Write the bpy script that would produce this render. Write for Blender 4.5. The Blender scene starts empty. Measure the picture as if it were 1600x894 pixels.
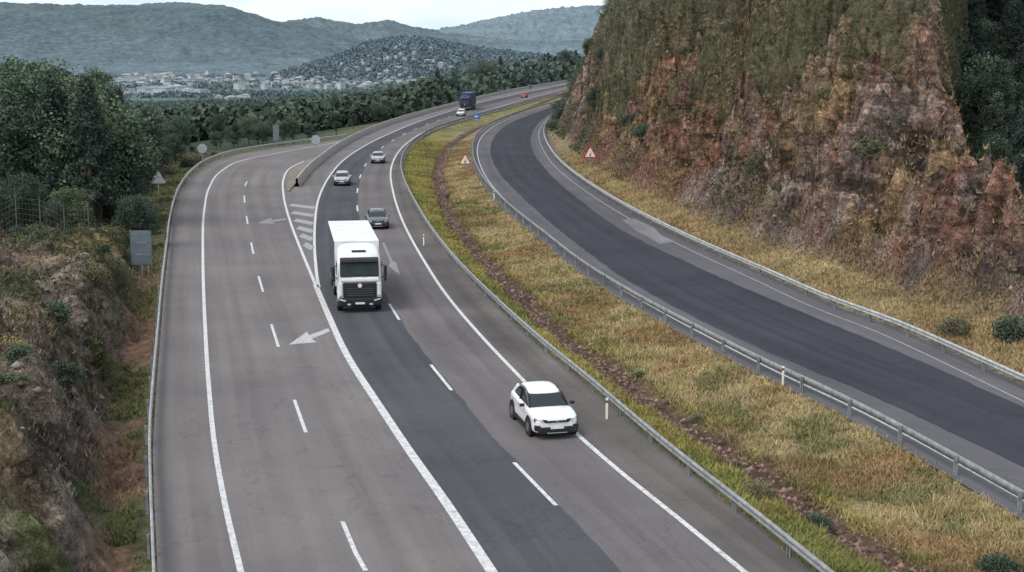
import bpy, math, random, bmesh
import numpy as np
from mathutils import Vector, Matrix
rng=np.random.default_rng(7); random.seed(7)
scene=bpy.context.scene
F=2200.;PT=math.atan(367/2200.);H=14.5
cp,sp=math.cos(PT),math.sin(PT)
def gp(u,v,z=0.):
    y=(v-447)/F; x=(u-800)/F; dep=(H-z)/(sp+y*cp); return (x*dep,(cp-y*sp)*dep)
class Curve:
    def __init__(s,pts,raw=False):
        P=sorted([(p[1],p[0]) for p in (pts if raw else [gp(*q) for q in pts])])
        s.Y=np.array([p[0] for p in P]); s.X=np.array([p[1] for p in P])
        d=np.diff(s.X)/np.diff(s.Y); m=np.zeros(len(P)); 
        h=np.diff(s.Y)
        m[1:-1]=(d[:-1]*h[1:]+d[1:]*h[:-1])/(h[:-1]+h[1:]); m[0]=d[0]; m[-1]=d[-1]
        m[-1]=max(-.2,min(.2,m[-1])); s.m=m
    def __call__(s,y):
        y=np.asarray(y,float); yc=np.clip(y,s.Y[0],s.Y[-1])
        i=np.clip(np.searchsorted(s.Y,yc)-1,0,len(s.Y)-2)
        h=s.Y[i+1]-s.Y[i]; t=(yc-s.Y[i])/h
        r=(2*t**3-3*t**2+1)*s.X[i]+(t**3-2*t**2+t)*h*s.m[i]+(-2*t**3+3*t**2)*s.X[i+1]+(t**3-t**2)*h*s.m[i+1]
        r=r+np.where(y<s.Y[0],(y-s.Y[0])*s.m[0],0)+np.where(y>s.Y[-1],(y-s.Y[-1])*s.m[-1],0)
        return r
    def slope(s,y): return float((s(y+1.)-s(y-1.))/2.)
L_rail=Curve([(238,893),(234,780),(233,700),(238,620),(245,540),(252,460),(259,400),(267,340),(280,300),(300,273),(330,253),(370,241),(430,231),(490,223),(530,218),(560,212)])
L_line=Curve([(376,893),(352,790),(336,700),(326,600),(320,500),(317,400),(319,330),(327,293),(345,268),(378,251),(430,240),(490,229),(530,222)])
G_L=Curve([(768,893),(700,790),(640,705),(590,630),(545,560),(512,490),(493,445),(470,390),(453,345),(443,305),(443,280),(452,264),(475,252),(510,240),(540,230)])
M_L=Curve([(768,893),(700,790),(640,705),(590,630),(545,560),(513,490),(498,447),(493,410),(492,350),(498,310),(512,280),(535,252),(570,228),(620,204),(660,188),(700,175),(740,163),(800,149),(850,139),(880,133)])
M_R=Curve([(1165,893),(1050,800),(965,732),(900,675),(820,595),(755,527),(702,465),(662,405),(632,350),(615,300),(611,270),(620,242),(645,217),(672,202),(705,190),(740,179),(775,169),(800,161),(840,150),(875,141),(890,137)])
M_D=lambda y:(M_L(y)+M_R(y))/2
R1=Curve([(1254,893),(1169,822),(1082,752),(997,680),(930,620),(850,552),(780,487),(722,428),(678,372),(647,320),(631,285),(627,262),(634,240),(655,218),(682,203),(715,192),(750,181),(790,171),(845,155),(890,143)])
BAR=Curve([(464,292),(480,272),(500,254),(545,223),(600,198),(660,179),(700,168),(760,152),(820,139),(880,129)])
DIT=Curve([(1460,893),(1300,800),(1200,730),(1100,665),(1000,600),(900,530),(820,460),(750,390),(710,340),(692,300),(685,270),(692,240),(715,215),(750,196),(800,177)])
R2=Curve([(1600,803),(1500,745),(1400,688),(1300,635),(1200,587),(1100,535),(1000,480),(920,430),(850,375),(790,325),(758,290),(742,260),(738,235),(745,215),(765,198),(800,182),(850,167),(900,153)])
RR=Curve([(1600,612),(1500,565),(1400,520),(1300,482),(1200,437),(1100,392),(1000,342),(930,300),(880,262),(857,232),(850,210),(858,190),(885,172),(915,155)])
B_hi=Curve([(1600,636),(1400,548),(1200,466),(1100,422),(1000,375),(900,308),(854,266),(832,235),(830,212),(842,192),(870,172),(905,154)])
B_lo=Curve([(1600,730),(1400,636),(1200,550),(1000,450),(900,380),(820,312),(780,270),(766,236),(774,212),(800,191),(850,172),(895,154)])
YB=gp(0,218)[1]
def XL(y):
    y=np.asarray(y,float); return np.where(y<YB,L_rail(np.minimum(y,YB)),(BAR(y)-.5)+(L_rail(YB)-BAR(YB)+.5)*np.exp(-np.maximum(y-YB,0)/12.))
XR=RR
def h2(i,j,s): 
    v=np.sin(i*127.1+j*311.7+s*74.7)*43758.5453; return v-np.floor(v)
def vn(x,y,s=0):
    xi=np.floor(x);yi=np.floor(y);fx=x-xi;fy=y-yi;fx=fx*fx*(3-2*fx);fy=fy*fy*(3-2*fy)
    return (h2(xi,yi,s)*(1-fx)+h2(xi+1,yi,s)*fx)*(1-fy)+(h2(xi,yi+1,s)*(1-fx)+h2(xi+1,yi+1,s)*fx)*fy
def fbm(x,y,s=0,o=5,g=.5):
    r=0;a=1;t=0
    for k in range(o):
        r=r+a*vn(x,y,s+k*3.1);t+=a;a*=g;c,d=x*1.62+y*1.22+11.3,-x*1.22+y*1.62+5.7;x,y=c,d
    return r/t
def ss(a,b,x):
    t=np.clip((x-a)/(b-a),0,1);return t*t*(3-2*t)
def vwid(y): return np.interp(y,[60,90,130,200,260,760],[5.8,5.0,4.4,3.6,2.2,2.2])
def shoulder(y): return np.interp(y,[80,95,105,112,120,130,145,170],[10,13.5,16.5,19.5,23,27,33,44])
# ---------- terrain ----------
def terrain(x,y):
    x=np.asarray(x,float);y=np.asarray(y,float)
    yy=np.minimum(y,760.)
    xl=XL(yy);xr=XR(yy);dl=xl-x;dr=x-xr
    z=np.full(np.broadcast(x,y).shape,-.06)
    r1=R1(yy)+.4;r2=R2(yy)-.4
    t=np.clip((x-r1)/np.maximum(r2-r1,.5),0,1)
    med=(x>r1)&(x<r2)
    m=-.45*np.sin(np.pi*t)-.35*np.exp(-((x-DIT(yy))/.65)**2)+.3*(fbm(x*.9,y*.9,3)-.3)*np.sin(np.pi*t)
    z=np.where(med,z+m,z)
    wn=1-ss(96,114,y)
    env=np.interp(y,[0,40,70,92,112],[4.2,4.0,3.6,2.7,.8])
    n=fbm(x*.35,y*.35,9)
    nr=np.clip((dl-1.7+4.*(n-.5))*1.5,0,env*(.65+.7*n))
    near=-.35*ss(.4,1.2,dl)+nr+ss(1.8,3.5,dl)*((fbm(x*.8+nr*.5,y*.8,5)-.5)*1.7+(1-np.abs(2*fbm(x*.4+nr*.4,y*.3,6,4)-1)-.75)*2.0)
    base=-3.5-np.clip(y-230,0,1400)*.026
    base=np.maximum(base,-40)
    far=np.maximum(base,-np.maximum(dl-1,0)*.12)+ (fbm(x*.05,y*.05,4)-.5)*3*ss(5,40,dl)
    far=far+6.5*np.exp(-((x+66)/22)**2-((y-165)/50)**2)*ss(2,16,dl)
    left=near*wn+far*(1-wn)
    z=np.where(dl>0,-.06+left,z)
    vw=vwid(y)
    k=np.interp(y,[60,150,230,320,760],[1.6,1.7,1.8,2.5,2.5])
    Hm=np.interp(y,[20,60,80,92,100,108,116,126,140,165,200,700,780],[3,4,5.5,7.5,10.5,14.5,19.5,25,31,35,35,33,12])
    rn=fbm(x*.09,y*.09,21);but=fbm(x*.03+7,y*.075,27,3)
    dd=np.maximum(dr-vw+2.6*(rn-.5),0)
    dd=np.maximum(dd+18*(but-.5)*ss(.5,9,dd),0)
    gul=1-np.abs(2*fbm(x*.05,y*.13,30,3)-1)
    dd=np.maximum(dd-3.4*ss(.72,1.,gul)*ss(1,6,dd),0)
    hh=dd*k*(.8+.4*rn)
    hh=Hm*(1-np.exp(-(hh/Hm)*1.15-.55*(hh/Hm)**3))
    q=hh/3.1+y*.06+4*fbm(x*.06,y*.05,28,3)+2.*fbm(x*.3,y*.3,29,3);fl=np.floor(q);fr=q-fl
    rough=ss(.3,3.5,dd)*(1-.65*ss(170,300,y))
    hh=hh+rough*(ss(.6,1.,fr)-fr)*3.4
    rid=1-np.abs(2*fbm(x*.10+hh*.16,y*.15+hh*.07,23,4)-1);rid2=1-np.abs(2*fbm(x*.3+hh*.22,y*.34-hh*.12,25,4)-1)
    rid3=1-np.abs(2*fbm(x*.7+hh*.3,y*.75-hh*.3,26,3)-1)
    hh=hh+rough*((rid-.75)*6.8+(rid2-.75)*4.2+(rid3-.75)*1.8+(fbm(x*1.2,y*1.2,24)-.5)*1.2)
    s0=shoulder(y)+3*(fbm(x*.12,y*.12,52)-.5)
    hh=hh*(1-.85*ss(0,5.5,dr-s0)*(1-ss(165,215,y)))
    hh=np.maximum(hh,(40*ss(36,92,dr)+2*(rn-.5))*ss(95,135,y)*(dr>33))
    right=.6*ss(.6,vw,dr)+.35*(fbm(x*.5,y*.5,8)-.5)*ss(.8,3,dr)+np.maximum(hh,-.1)
    z=np.where(dr>0,-.06+right,z)
    e=ss(740,860,y)
    hill=17*np.exp(-((x-25)/75)**2-((y-860)/90)**2)+26*np.exp(-((x-150)/70)**2-((y-800)/140)**2)
    zb=np.maximum(-3.5-np.clip(y-230,0,1400)*.026,-40)
    z=z*(1-e)+(zb)*e+hill*ss(690,800,y)
    return z
def zt(x,y): return float(terrain(np.array([x]),np.array([y]))[0])
# ---------- materials ----------
def newmat(name):
    m=bpy.data.materials.new(name);m.use_nodes=True
    nt=m.node_tree;b=nt.nodes['Principled BSDF'];return m,nt,b
def N(nt,t,**k):
    n=nt.nodes.new(t)
    for a,v in k.items():
        if a in n.inputs.keys(): n.inputs[a].default_value=v
        else: setattr(n,a,v)
    return n
def ramp(nt,src,stops):
    r=nt.nodes.new('ShaderNodeValToRGB');e=r.color_ramp.elements
    e[0].position=stops[0][0];e[0].color=stops[0][1]+(1,)
    e[1].position=stops[-1][0];e[1].color=stops[-1][1]+(1,)
    for p,c in stops[1:-1]:
        q=e.new(p);q.color=c+(1,)
    nt.links.new(src,r.inputs[0]);return r
def g3(v): return (v,v,v)
def mulc(nt,a,b,f=1.):
    m=nt.nodes.new('ShaderNodeMix');m.data_type='RGBA';m.blend_type='MULTIPLY';m.inputs[0].default_value=f
    nt.links.new(a,m.inputs[6]);nt.links.new(b,m.inputs[7]);return m.outputs[2]
def simple(name,col,rough=.6,metal=0.,noise=.12,scale=6.,coat=0.,bump=0.,spec=.5):
    m,nt,b=newmat(name)
    tc=N(nt,'ShaderNodeTexCoord')
    n=N(nt,'ShaderNodeTexNoise',Scale=scale,Detail=4.,Roughness=.6);nt.links.new(tc.outputs['Object'],n.inputs['Vector'])
    r=ramp(nt,n.outputs['Fac'],[(.3,tuple(c*(1-noise*1.6) for c in col)),(.7,tuple(min(1,c*(1+noise)) for c in col))])
    nt.links.new(r.outputs[0],b.inputs['Base Color'])
    b.inputs['Roughness'].default_value=rough;b.inputs['Metallic'].default_value=metal
    b.inputs['Coat Weight'].default_value=coat;b.inputs['Specular IOR Level'].default_value=spec
    if bump:
        bp=N(nt,'ShaderNodeBump',Strength=bump,Distance=.03);nt.links.new(n.outputs['Fac'],bp.inputs['Height']);nt.links.new(bp.outputs[0],b.inputs['Normal'])
    return m
def vcolmat(name,scales=((1.2,.55,1.45),(.2,.8,1.2)),bump=.5,dist=.3,rough=.95,voro=False,bscale=None):
    m,nt,b=newmat(name)
    at=N(nt,'ShaderNodeAttribute',attribute_name='Col');geo=N(nt,'ShaderNodeNewGeometry')
    c=at.outputs['Color'];first=None
    for s,lo,hi in scales:
        n=N(nt,'ShaderNodeTexNoise',Scale=s,Detail=6.,Roughness=.7);nt.links.new(geo.outputs['Position'],n.inputs['Vector'])
        r=ramp(nt,n.outputs['Fac'],[(.34,g3(lo)),(.66,g3(hi))]);c=mulc(nt,c,r.outputs[0])
        if first is None:first=n
    h=None
    if voro:
        nz=N(nt,'ShaderNodeTexNoise',Scale=.9,Detail=5.,Roughness=.7);nt.links.new(geo.outputs['Position'],nz.inputs['Vector'])
        mps=N(nt,'ShaderNodeMapping');mps.inputs['Rotation'].default_value=(.65,.55,.0);mps.inputs['Scale'].default_value=(.12,.12,1.1);nt.links.new(geo.outputs['Position'],mps.inputs[0])
        st=N(nt,'ShaderNodeTexNoise',Scale=1.,Detail=7.,Roughness=.65,Distortion=.6);nt.links.new(mps.outputs[0],st.inputs['Vector'])
        rs=ramp(nt,st.outputs['Fac'],[(.36,(.5,.49,.49)),(.5,(1.,.98,.96)),(.64,(1.45,1.42,1.38))])
        mx=N(nt,'ShaderNodeMix',data_type='RGBA',blend_type='MULTIPLY');nt.links.new(at.outputs['Alpha'],mx.inputs[0]);nt.links.new(c,mx.inputs[6]);nt.links.new(rs.outputs[0],mx.inputs[7]);c=mx.outputs[2]
        for vs,dk,wd in ((.42,.42,.07),(1.5,.52,.12)):
            v=N(nt,'ShaderNodeTexVoronoi',Scale=vs,feature='DISTANCE_TO_EDGE')
            mp=N(nt,'ShaderNodeMapping');mp.inputs['Scale'].default_value=(1,.55,1.5);mp.inputs['Rotation'].default_value=(.6,.6,.3)
            ad=N(nt,'ShaderNodeVectorMath',operation='MULTIPLY_ADD');nt.links.new(nz.outputs['Color'],ad.inputs[0]);ad.inputs[1].default_value=(3,3,3);nt.links.new(geo.outputs['Position'],ad.inputs[2])
            nt.links.new(ad.outputs[0],mp.inputs['Vector']);nt.links.new(mp.outputs[0],v.inputs['Vector'])
            r=ramp(nt,v.outputs['Distance'],[(0.,g3(dk)),(wd,g3(1.))])
            mx=N(nt,'ShaderNodeMix',data_type='RGBA',blend_type='MULTIPLY');nt.links.new(at.outputs['Alpha'],mx.inputs[0]);nt.links.new(c,mx.inputs[6]);nt.links.new(r.outputs[0],mx.inputs[7]);c=mx.outputs[2]
            v2=N(nt,'ShaderNodeTexVoronoi',Scale=vs*1.3);nt.links.new(mp.outputs[0],v2.inputs['Vector'])
            sc=N(nt,'ShaderNodeSeparateColor');nt.links.new(v2.outputs['Color'],sc.inputs[0])
            r2=ramp(nt,sc.outputs[0],[(0.,(.7,.7,.7)),(.5,(1.0,.98,.95)),(1.,(1.34,1.29,1.26))])
            mx=N(nt,'ShaderNodeMix',data_type='RGBA',blend_type='MULTIPLY');nt.links.new(at.outputs['Alpha'],mx.inputs[0]);nt.links.new(c,mx.inputs[6]);nt.links.new(r2.outputs[0],mx.inputs[7]);c=mx.outputs[2]
            ma=N(nt,'ShaderNodeMath',operation='MULTIPLY');nt.links.new(sc.outputs[0],ma.inputs[0]);nt.links.new(at.outputs['Alpha'],ma.inputs[1])
            if h is None:h=ma.outputs[0]
            else:
                a2=N(nt,'ShaderNodeMath',operation='MULTIPLY_ADD');nt.links.new(ma.outputs[0],a2.inputs[0]);a2.inputs[1].default_value=.45;nt.links.new(h,a2.inputs[2]);h=a2.outputs[0]
    nt.links.new(c,b.inputs['Base Color']);b.inputs['Roughness'].default_value=rough;b.inputs['Specular IOR Level'].default_value=.15
    if bump:
        bn=first
        if bscale:
            bn=N(nt,'ShaderNodeTexNoise',Scale=bscale,Detail=6.,Roughness=.7);nt.links.new(geo.outputs['Position'],bn.inputs['Vector'])
        bp=N(nt,'ShaderNodeBump',Strength=bump,Distance=dist)
        if h is not None:
            a2=N(nt,'ShaderNodeMath',operation='MULTIPLY_ADD');nt.links.new(h,a2.inputs[0]);a2.inputs[1].default_value=.9;nt.links.new(bn.outputs['Fac'],a2.inputs[2]);nt.links.new(a2.outputs[0],bp.inputs['Height'])
        else:nt.links.new(bn.outputs['Fac'],bp.inputs['Height'])
        nt.links.new(bp.outputs[0],b.inputs['Normal'])
    return m
def asphalt(name,col,streak=.2,blot=.16,spec=.15):
    m,nt,b=newmat(name)
    uv=N(nt,'ShaderNodeUVMap',uv_map='UVMap');geo=N(nt,'ShaderNodeNewGeometry')
    mp=N(nt,'ShaderNodeMapping');mp.inputs['Scale'].default_value=(1.1,.02,1);nt.links.new(uv.outputs[0],mp.inputs[0])
    n1=N(nt,'ShaderNodeTexNoise',Scale=1.,Detail=4.,Roughness=.55);nt.links.new(mp.outputs[0],n1.inputs['Vector'])
    n2=N(nt,'ShaderNodeTexNoise',Scale=.12,Detail=6.,Roughness=.6);nt.links.new(geo.outputs['Position'],n2.inputs['Vector'])
    n3=N(nt,'ShaderNodeTexNoise',Scale=9.,Detail=6.,Roughness=.8);nt.links.new(geo.outputs['Position'],n3.inputs['Vector'])
    n4=N(nt,'ShaderNodeTexNoise',Scale=.6,Detail=7.,Roughness=.7);nt.links.new(geo.outputs['Position'],n4.inputs['Vector'])
    rgb=N(nt,'ShaderNodeRGB');rgb.outputs[0].default_value=col+(1,)
    c=mulc(nt,rgb.outputs[0],ramp(nt,n1.outputs['Fac'],[(.3,g3(1-streak)),(.7,g3(1+streak*.6))]).outputs[0])
    c=mulc(nt,c,ramp(nt,n2.outputs['Fac'],[(.3,(1-blot,1-blot,1-blot*.9)),(.7,(1+blot,1+blot*.9,1+blot*.85))]).outputs[0])
    c=mulc(nt,c,ramp(nt,n3.outputs['Fac'],[(.3,g3(.84)),(.7,g3(1.14))]).outputs[0])
    c=mulc(nt,c,ramp(nt,n4.outputs['Fac'],[(.28,g3(.8)),(.4,g3(1.))]).outputs[0])
    v=N(nt,'ShaderNodeTexVoronoi',Scale=.13,feature='DISTANCE_TO_EDGE')
    nz=N(nt,'ShaderNodeTexNoise',Scale=.35,Detail=5.);nt.links.new(geo.outputs['Position'],nz.inputs['Vector'])
    ad=N(nt,'ShaderNodeVectorMath',operation='MULTIPLY_ADD');nt.links.new(nz.outputs['Color'],ad.inputs[0]);ad.inputs[1].default_value=(7,7,7);nt.links.new(geo.outputs['Position'],ad.inputs[2])
    nt.links.new(ad.outputs[0],v.inputs['Vector'])
    c=mulc(nt,c,ramp(nt,v.outputs['Distance'],[(0.,g3(.85)),(.012,g3(1.))]).outputs[0])
    nt.links.new(c,b.inputs['Base Color']);b.inputs['Roughness'].default_value=.95;b.inputs['Specular IOR Level'].default_value=spec
    bp=N(nt,'ShaderNodeBump',Strength=.15,Distance=.01);nt.links.new(n3.outputs['Fac'],bp.inputs['Height']);nt.links.new(bp.outputs[0],b.inputs['Normal'])
    return m
M={}
M['terrain']=vcolmat('terrain_mix',((2.4,.55,1.45),(.3,.75,1.25)),bump=1.,dist=.8,voro=True,bscale=1.4)
M['far']=vcolmat('far_forest',((.012,.82,1.18),(.06,.65,1.3)),bump=.9,dist=12.,bscale=.05)
M['leafstuff']=vcolmat('leaf_stuff',((.3,.75,1.25),),bump=0)
M['ramp']=asphalt('asphalt_ramp',(.180,.166,.165))
M['mainr']=asphalt('asphalt_worn',(.150,.137,.140))
M['maind']=asphalt('asphalt_newer',(.088,.091,.101),.2,.15,.05)
M['right']=asphalt('asphalt_grey',(.120,.118,.127))
M['rightd']=asphalt('asphalt_dark',(.053,.057,.068),.2,.15,.08)
M['should']=asphalt('asphalt_shoulder',(.13,.118,.112),.3,.3)
M['patch']=asphalt('asphalt_pale_patch',(.25,.245,.25),.3,.3)
def paintmat(name,lo=.45,hi=.8):
    m,nt,b=newmat(name);geo=N(nt,'ShaderNodeNewGeometry')
    n=N(nt,'ShaderNodeTexNoise',Scale=4.,Detail=6.,Roughness=.8);nt.links.new(geo.outputs['Position'],n.inputs['Vector'])
    r=ramp(nt,n.outputs['Fac'],[(.34,g3(lo)),(.54,g3(hi*.9)),(.7,g3(hi))]);nt.links.new(r.outputs[0],b.inputs['Base Color']);b.inputs['Roughness'].default_value=.7
    return m
M['paint']=paintmat('road_paint',.30,.72);M['worn']=paintmat('road_paint_worn',.15,.40);M['mid']=paintmat('road_paint_used',.2,.55);M['faint']=paintmat('road_paint_faint',.13,.27)
M['galv']=simple('galvanised_steel',(.32,.335,.335),.6,.3,.25,3.)
M['galvl']=simple('galvanised_steel_pale',(.46,.47,.46),.6,.2,.25,3.)
M['fence']=simple('fence_wire',(.12,.12,.11),.7,.2,.2,3.)
M['conc']=simple('concrete',(.38,.36,.345),.9,0,.2,1.5,bump=.3)
M['white']=simple('white_car_paint',(.80,.80,.81),.28,0,.03,3.,coat=.6)
M['whitep']=simple('white_panel',(.76,.77,.78),.5,0,.08,1.2)
M['sidep']=simple('shaded_side_grey',(.075,.085,.09),.7,0,.2,.8)  # shadow on the truck's side put into its colour; grille slats share it
M['silver']=simple('silver_paint',(.55,.57,.58),.3,.5,.05,3.,coat=.5)
M['darkcar']=simple('dark_paint',(.10,.115,.13),.3,.3,.05,3.,coat=.6)
M['blue']=simple('dark_blue_panel',(.035,.05,.13),.5,0,.1,1.)
M['red']=simple('red_paint',(.45,.05,.04),.4,0,.1,2.)
M['glass']=simple('dark_glass',(.016,.024,.025),.12,0,.05,1.,coat=.3,spec=.5)
M['tglass']=simple('truck_glass',(.022,.034,.034),.3,0,.25,1.5,spec=.25)
M['black']=simple('black_plastic',(.014,.014,.016),.55,0,.2,6.)
M['rubber']=simple('rubber',(.02,.02,.02),.9,0,.2,8.)
M['rim']=simple('alloy',(.35,.36,.37),.35,.8,.1,5.)
M['lamp']=simple('lamp_lens',(.5,.54,.58),.15,0,.1,20.,coat=.8)
M['orange']=simple('amber_lens',(.6,.2,.02),.2)
M['plate']=simple('plate_white',(.75,.75,.72),.5)
M['signback']=simple('sign_back_grey',(.14,.18,.205),.5,.15,.15,2.)
M['signpale']=simple('sign_back_pale',(.36,.40,.42),.5,.15,.12,2.)
M['signwhite']=simple('sign_white',(.78,.77,.7),.5,0,.04)
M['signred']=simple('sign_red',(.5,.035,.03),.5,0,.05)
M['signblue']=simple('sign_blue',(.03,.16,.42),.5,0,.05)
M['signblack']=simple('sign_black',(.01,.01,.01),.6,0,.05)
M['bark']=simple('bark',(.10,.075,.055),.95,0,.3,4.,bump=.5)
M['wall']=simple('house_render',(.48,.52,.54),.9,0,.15,.2)  # town wall and roof colours are paled with painted-in haze
M['wall2']=simple('house_render_warm',(.40,.42,.42),.9,0,.15,.2)
M['tile']=simple('roof_tiles',(.30,.28,.28),.9,0,.2,.5)
M['slate']=simple('roof_grey',(.34,.37,.39),.8,0,.2,.5)
M['win']=simple('house_window',(.2,.23,.26),.2)
def leafmat(name,col):
    m,nt,b=newmat(name);oi=N(nt,'ShaderNodeObjectInfo');geo=N(nt,'ShaderNodeNewGeometry');at=N(nt,'ShaderNodeAttribute',attribute_name='Col')
    r=ramp(nt,oi.outputs['Random'],[(0.,tuple(c*.65 for c in col)),(.5,col),(.9,(col[0]*1.35,col[1]*1.3,col[2]*1.2)),(1.,(col[0]*1.8,col[1]*1.5,col[2]*1.2))])
    n=N(nt,'ShaderNodeTexNoise',Scale=.7,Detail=3.);nt.links.new(geo.outputs['Position'],n.inputs['Vector'])
    c=mulc(nt,r.outputs[0],ramp(nt,n.outputs['Fac'],[(.3,g3(.7)),(.7,g3(1.3))]).outputs[0]);c=mulc(nt,c,at.outputs['Color'])
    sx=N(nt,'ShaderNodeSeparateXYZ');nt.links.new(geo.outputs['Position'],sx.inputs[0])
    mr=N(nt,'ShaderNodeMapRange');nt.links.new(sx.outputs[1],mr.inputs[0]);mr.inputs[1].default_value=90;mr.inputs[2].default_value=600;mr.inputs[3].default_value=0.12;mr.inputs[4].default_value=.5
    mx=N(nt,'ShaderNodeMix',data_type='RGBA');nt.links.new(mr.outputs[0],mx.inputs[0]);nt.links.new(c,mx.inputs[6]);mx.inputs[7].default_value=(.14,.185,.195,1)  # painted haze: leaf colour fades to blue-grey with depth
    nt.links.new(mx.outputs[2],b.inputs['Base Color']);b.inputs['Roughness'].default_value=.8;b.inputs['Specular IOR Level'].default_value=.15
    return m
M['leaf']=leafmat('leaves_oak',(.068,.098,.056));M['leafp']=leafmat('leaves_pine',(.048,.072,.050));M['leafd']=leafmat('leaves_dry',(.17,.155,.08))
# ---------- mesh helpers ----------
col=scene.collection
def link(o): col.objects.link(o);return o
def setinfo(o,label=None,cat=None,kind=None,group=None):
    if label:o['label']=label
    if cat:o['category']=cat
    if kind:o['kind']=kind
    if group:o['group']=group
    return o
def bigmesh(name,V,Fa,mat,C=None,UV=None,smooth=False):
    me=bpy.data.meshes.new(name);V=np.asarray(V,np.float32);Fa=np.asarray(Fa,np.int32);k=Fa.shape[1]
    me.vertices.add(len(V));me.vertices.foreach_set('co',V.ravel())
    me.loops.add(Fa.size);me.loops.foreach_set('vertex_index',Fa.ravel())
    me.polygons.add(len(Fa));me.polygons.foreach_set('loop_start',np.arange(len(Fa),dtype=np.int32)*k)
    me.update(calc_edges=True)
    if smooth: me.polygons.foreach_set('use_smooth',np.ones(len(Fa),bool))
    if C is not None:
        C=np.asarray(C,np.float32)
        if C.shape[1]==3:C=np.c_[C,np.ones(len(C),np.float32)]
        a=me.color_attributes.new('Col','FLOAT_COLOR','POINT');a.data.foreach_set('color',C.astype(np.float32).ravel())
    if UV is not None:
        u=me.uv_layers.new(name='UVMap');u.data.foreach_set('uv',np.asarray(UV,np.float32)[Fa.ravel()].ravel())
    if mat:me.materials.append(mat)
    return me
def obj(name,me,parent=None,loc=None,rot=None):
    o=bpy.data.objects.new(name,me);link(o)
    if parent:o.parent=parent
    if loc is not None:o.location=loc
    if rot is not None:o.rotation_euler=rot
    return o
def empty(name,loc=(0,0,0),rotz=0.):
    o=bpy.data.objects.new(name,None);o.empty_display_size=.3;link(o);o.location=loc;o.rotation_euler=(0,0,rotz);return o
def pm(name,verts,faces,mat,smooth=False,mats=None,mi=None):
    me=bpy.data.meshes.new(name);me.from_pydata([tuple(v) for v in verts],[],faces);me.materials.append(mat)
    if mats:
        for q in mats:me.materials.append(q)
    if mi: 
        for p,i in zip(me.polygons,mi):p.material_index=i
    if smooth:
        for p in me.polygons:p.use_smooth=True
    me.update();return me
def fixn(bm): bmesh.ops.recalc_face_normals(bm,faces=bm.faces)
def boxm(name,c,s,mat,bev=.0,seg=2,taper=None):
    bm=bmesh.new();bmesh.ops.create_cube(bm,size=1.)
    for v in bm.verts:
        if taper and v.co.z>0: v.co.x*=taper[0];v.co.y*=taper[1]
        v.co=Vector((v.co.x*s[0]+c[0],v.co.y*s[1]+c[1],v.co.z*s[2]+c[2]))
    if bev>0:bmesh.ops.bevel(bm,geom=bm.edges[:],offset=bev,segments=seg,affect='EDGES',profile=.5)
    me=bpy.data.meshes.new(name);bm.to_mesh(me);bm.free();me.materials.append(mat);return me
def joinm(name,meshes,mat):
    bm=bmesh.new()
    for q in meshes:bm.from_mesh(q)
    me=bpy.data.meshes.new(name);bm.to_mesh(me);bm.free();me.materials.append(mat);return me
def prism(name,prof,x0,x1,mat,bev=0.,seg=2):
    bm=bmesh.new();a=[bm.verts.new((x0,p[0],p[1])) for p in prof];b=[bm.verts.new((x1,p[0],p[1])) for p in prof];n=len(prof)
    bm.faces.new(a);bm.faces.new(b[::-1])
    for i in range(n):bm.faces.new((a[i],b[i],b[(i+1)%n],a[(i+1)%n]))
    fixn(bm)
    if bev:bmesh.ops.bevel(bm,geom=bm.edges[:],offset=bev,segments=seg,affect='EDGES',profile=.5)
    me=bpy.data.meshes.new(name);bm.to_mesh(me);bm.free();me.materials.append(mat);return me
def cyl(name,r,d,mat,axis='X',seg=24,bev=0.,c=(0,0,0),r2=None):
    bm=bmesh.new();bmesh.ops.create_cone(bm,cap_ends=True,segments=seg,radius1=r,radius2=r if r2 is None else r2,depth=d)
    if bev:
        ed=[e for e in bm.edges if abs(e.verts[0].co.z-e.verts[1].co.z)<1e-5];bmesh.ops.bevel(bm,geom=ed,offset=bev,segments=2,affect='EDGES')
    R={'X':Matrix.Rotation(math.pi/2,4,'Y'),'Y':Matrix.Rotation(math.pi/2,4,'X'),'Z':Matrix.Identity(4)}[axis]
    bmesh.ops.transform(bm,matrix=Matrix.Translation(c)@R,verts=bm.verts)
    me=bpy.data.meshes.new(name);bm.to_mesh(me);bm.free();me.materials.append(mat);return me
def strut(name,p0,p1,w,h,mat,bev=0.):
    p0=Vector(p0);p1=Vector(p1);d=p1-p0;L=d.length
    bm=bmesh.new();bmesh.ops.create_cube(bm,size=1.);bmesh.ops.scale(bm,vec=(w,h,L),verts=bm.verts)
    if bev:bmesh.ops.bevel(bm,geom=bm.edges[:],offset=bev,segments=2,affect='EDGES',profile=.5)
    q=d.to_track_quat('Z','Y').to_matrix().to_4x4()
    bmesh.ops.transform(bm,matrix=Matrix.Translation((p0+p1)/2)@q,verts=bm.verts)
    me=bpy.data.meshes.new(name);bm.to_mesh(me);bm.free();me.materials.append(mat);return me
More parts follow.
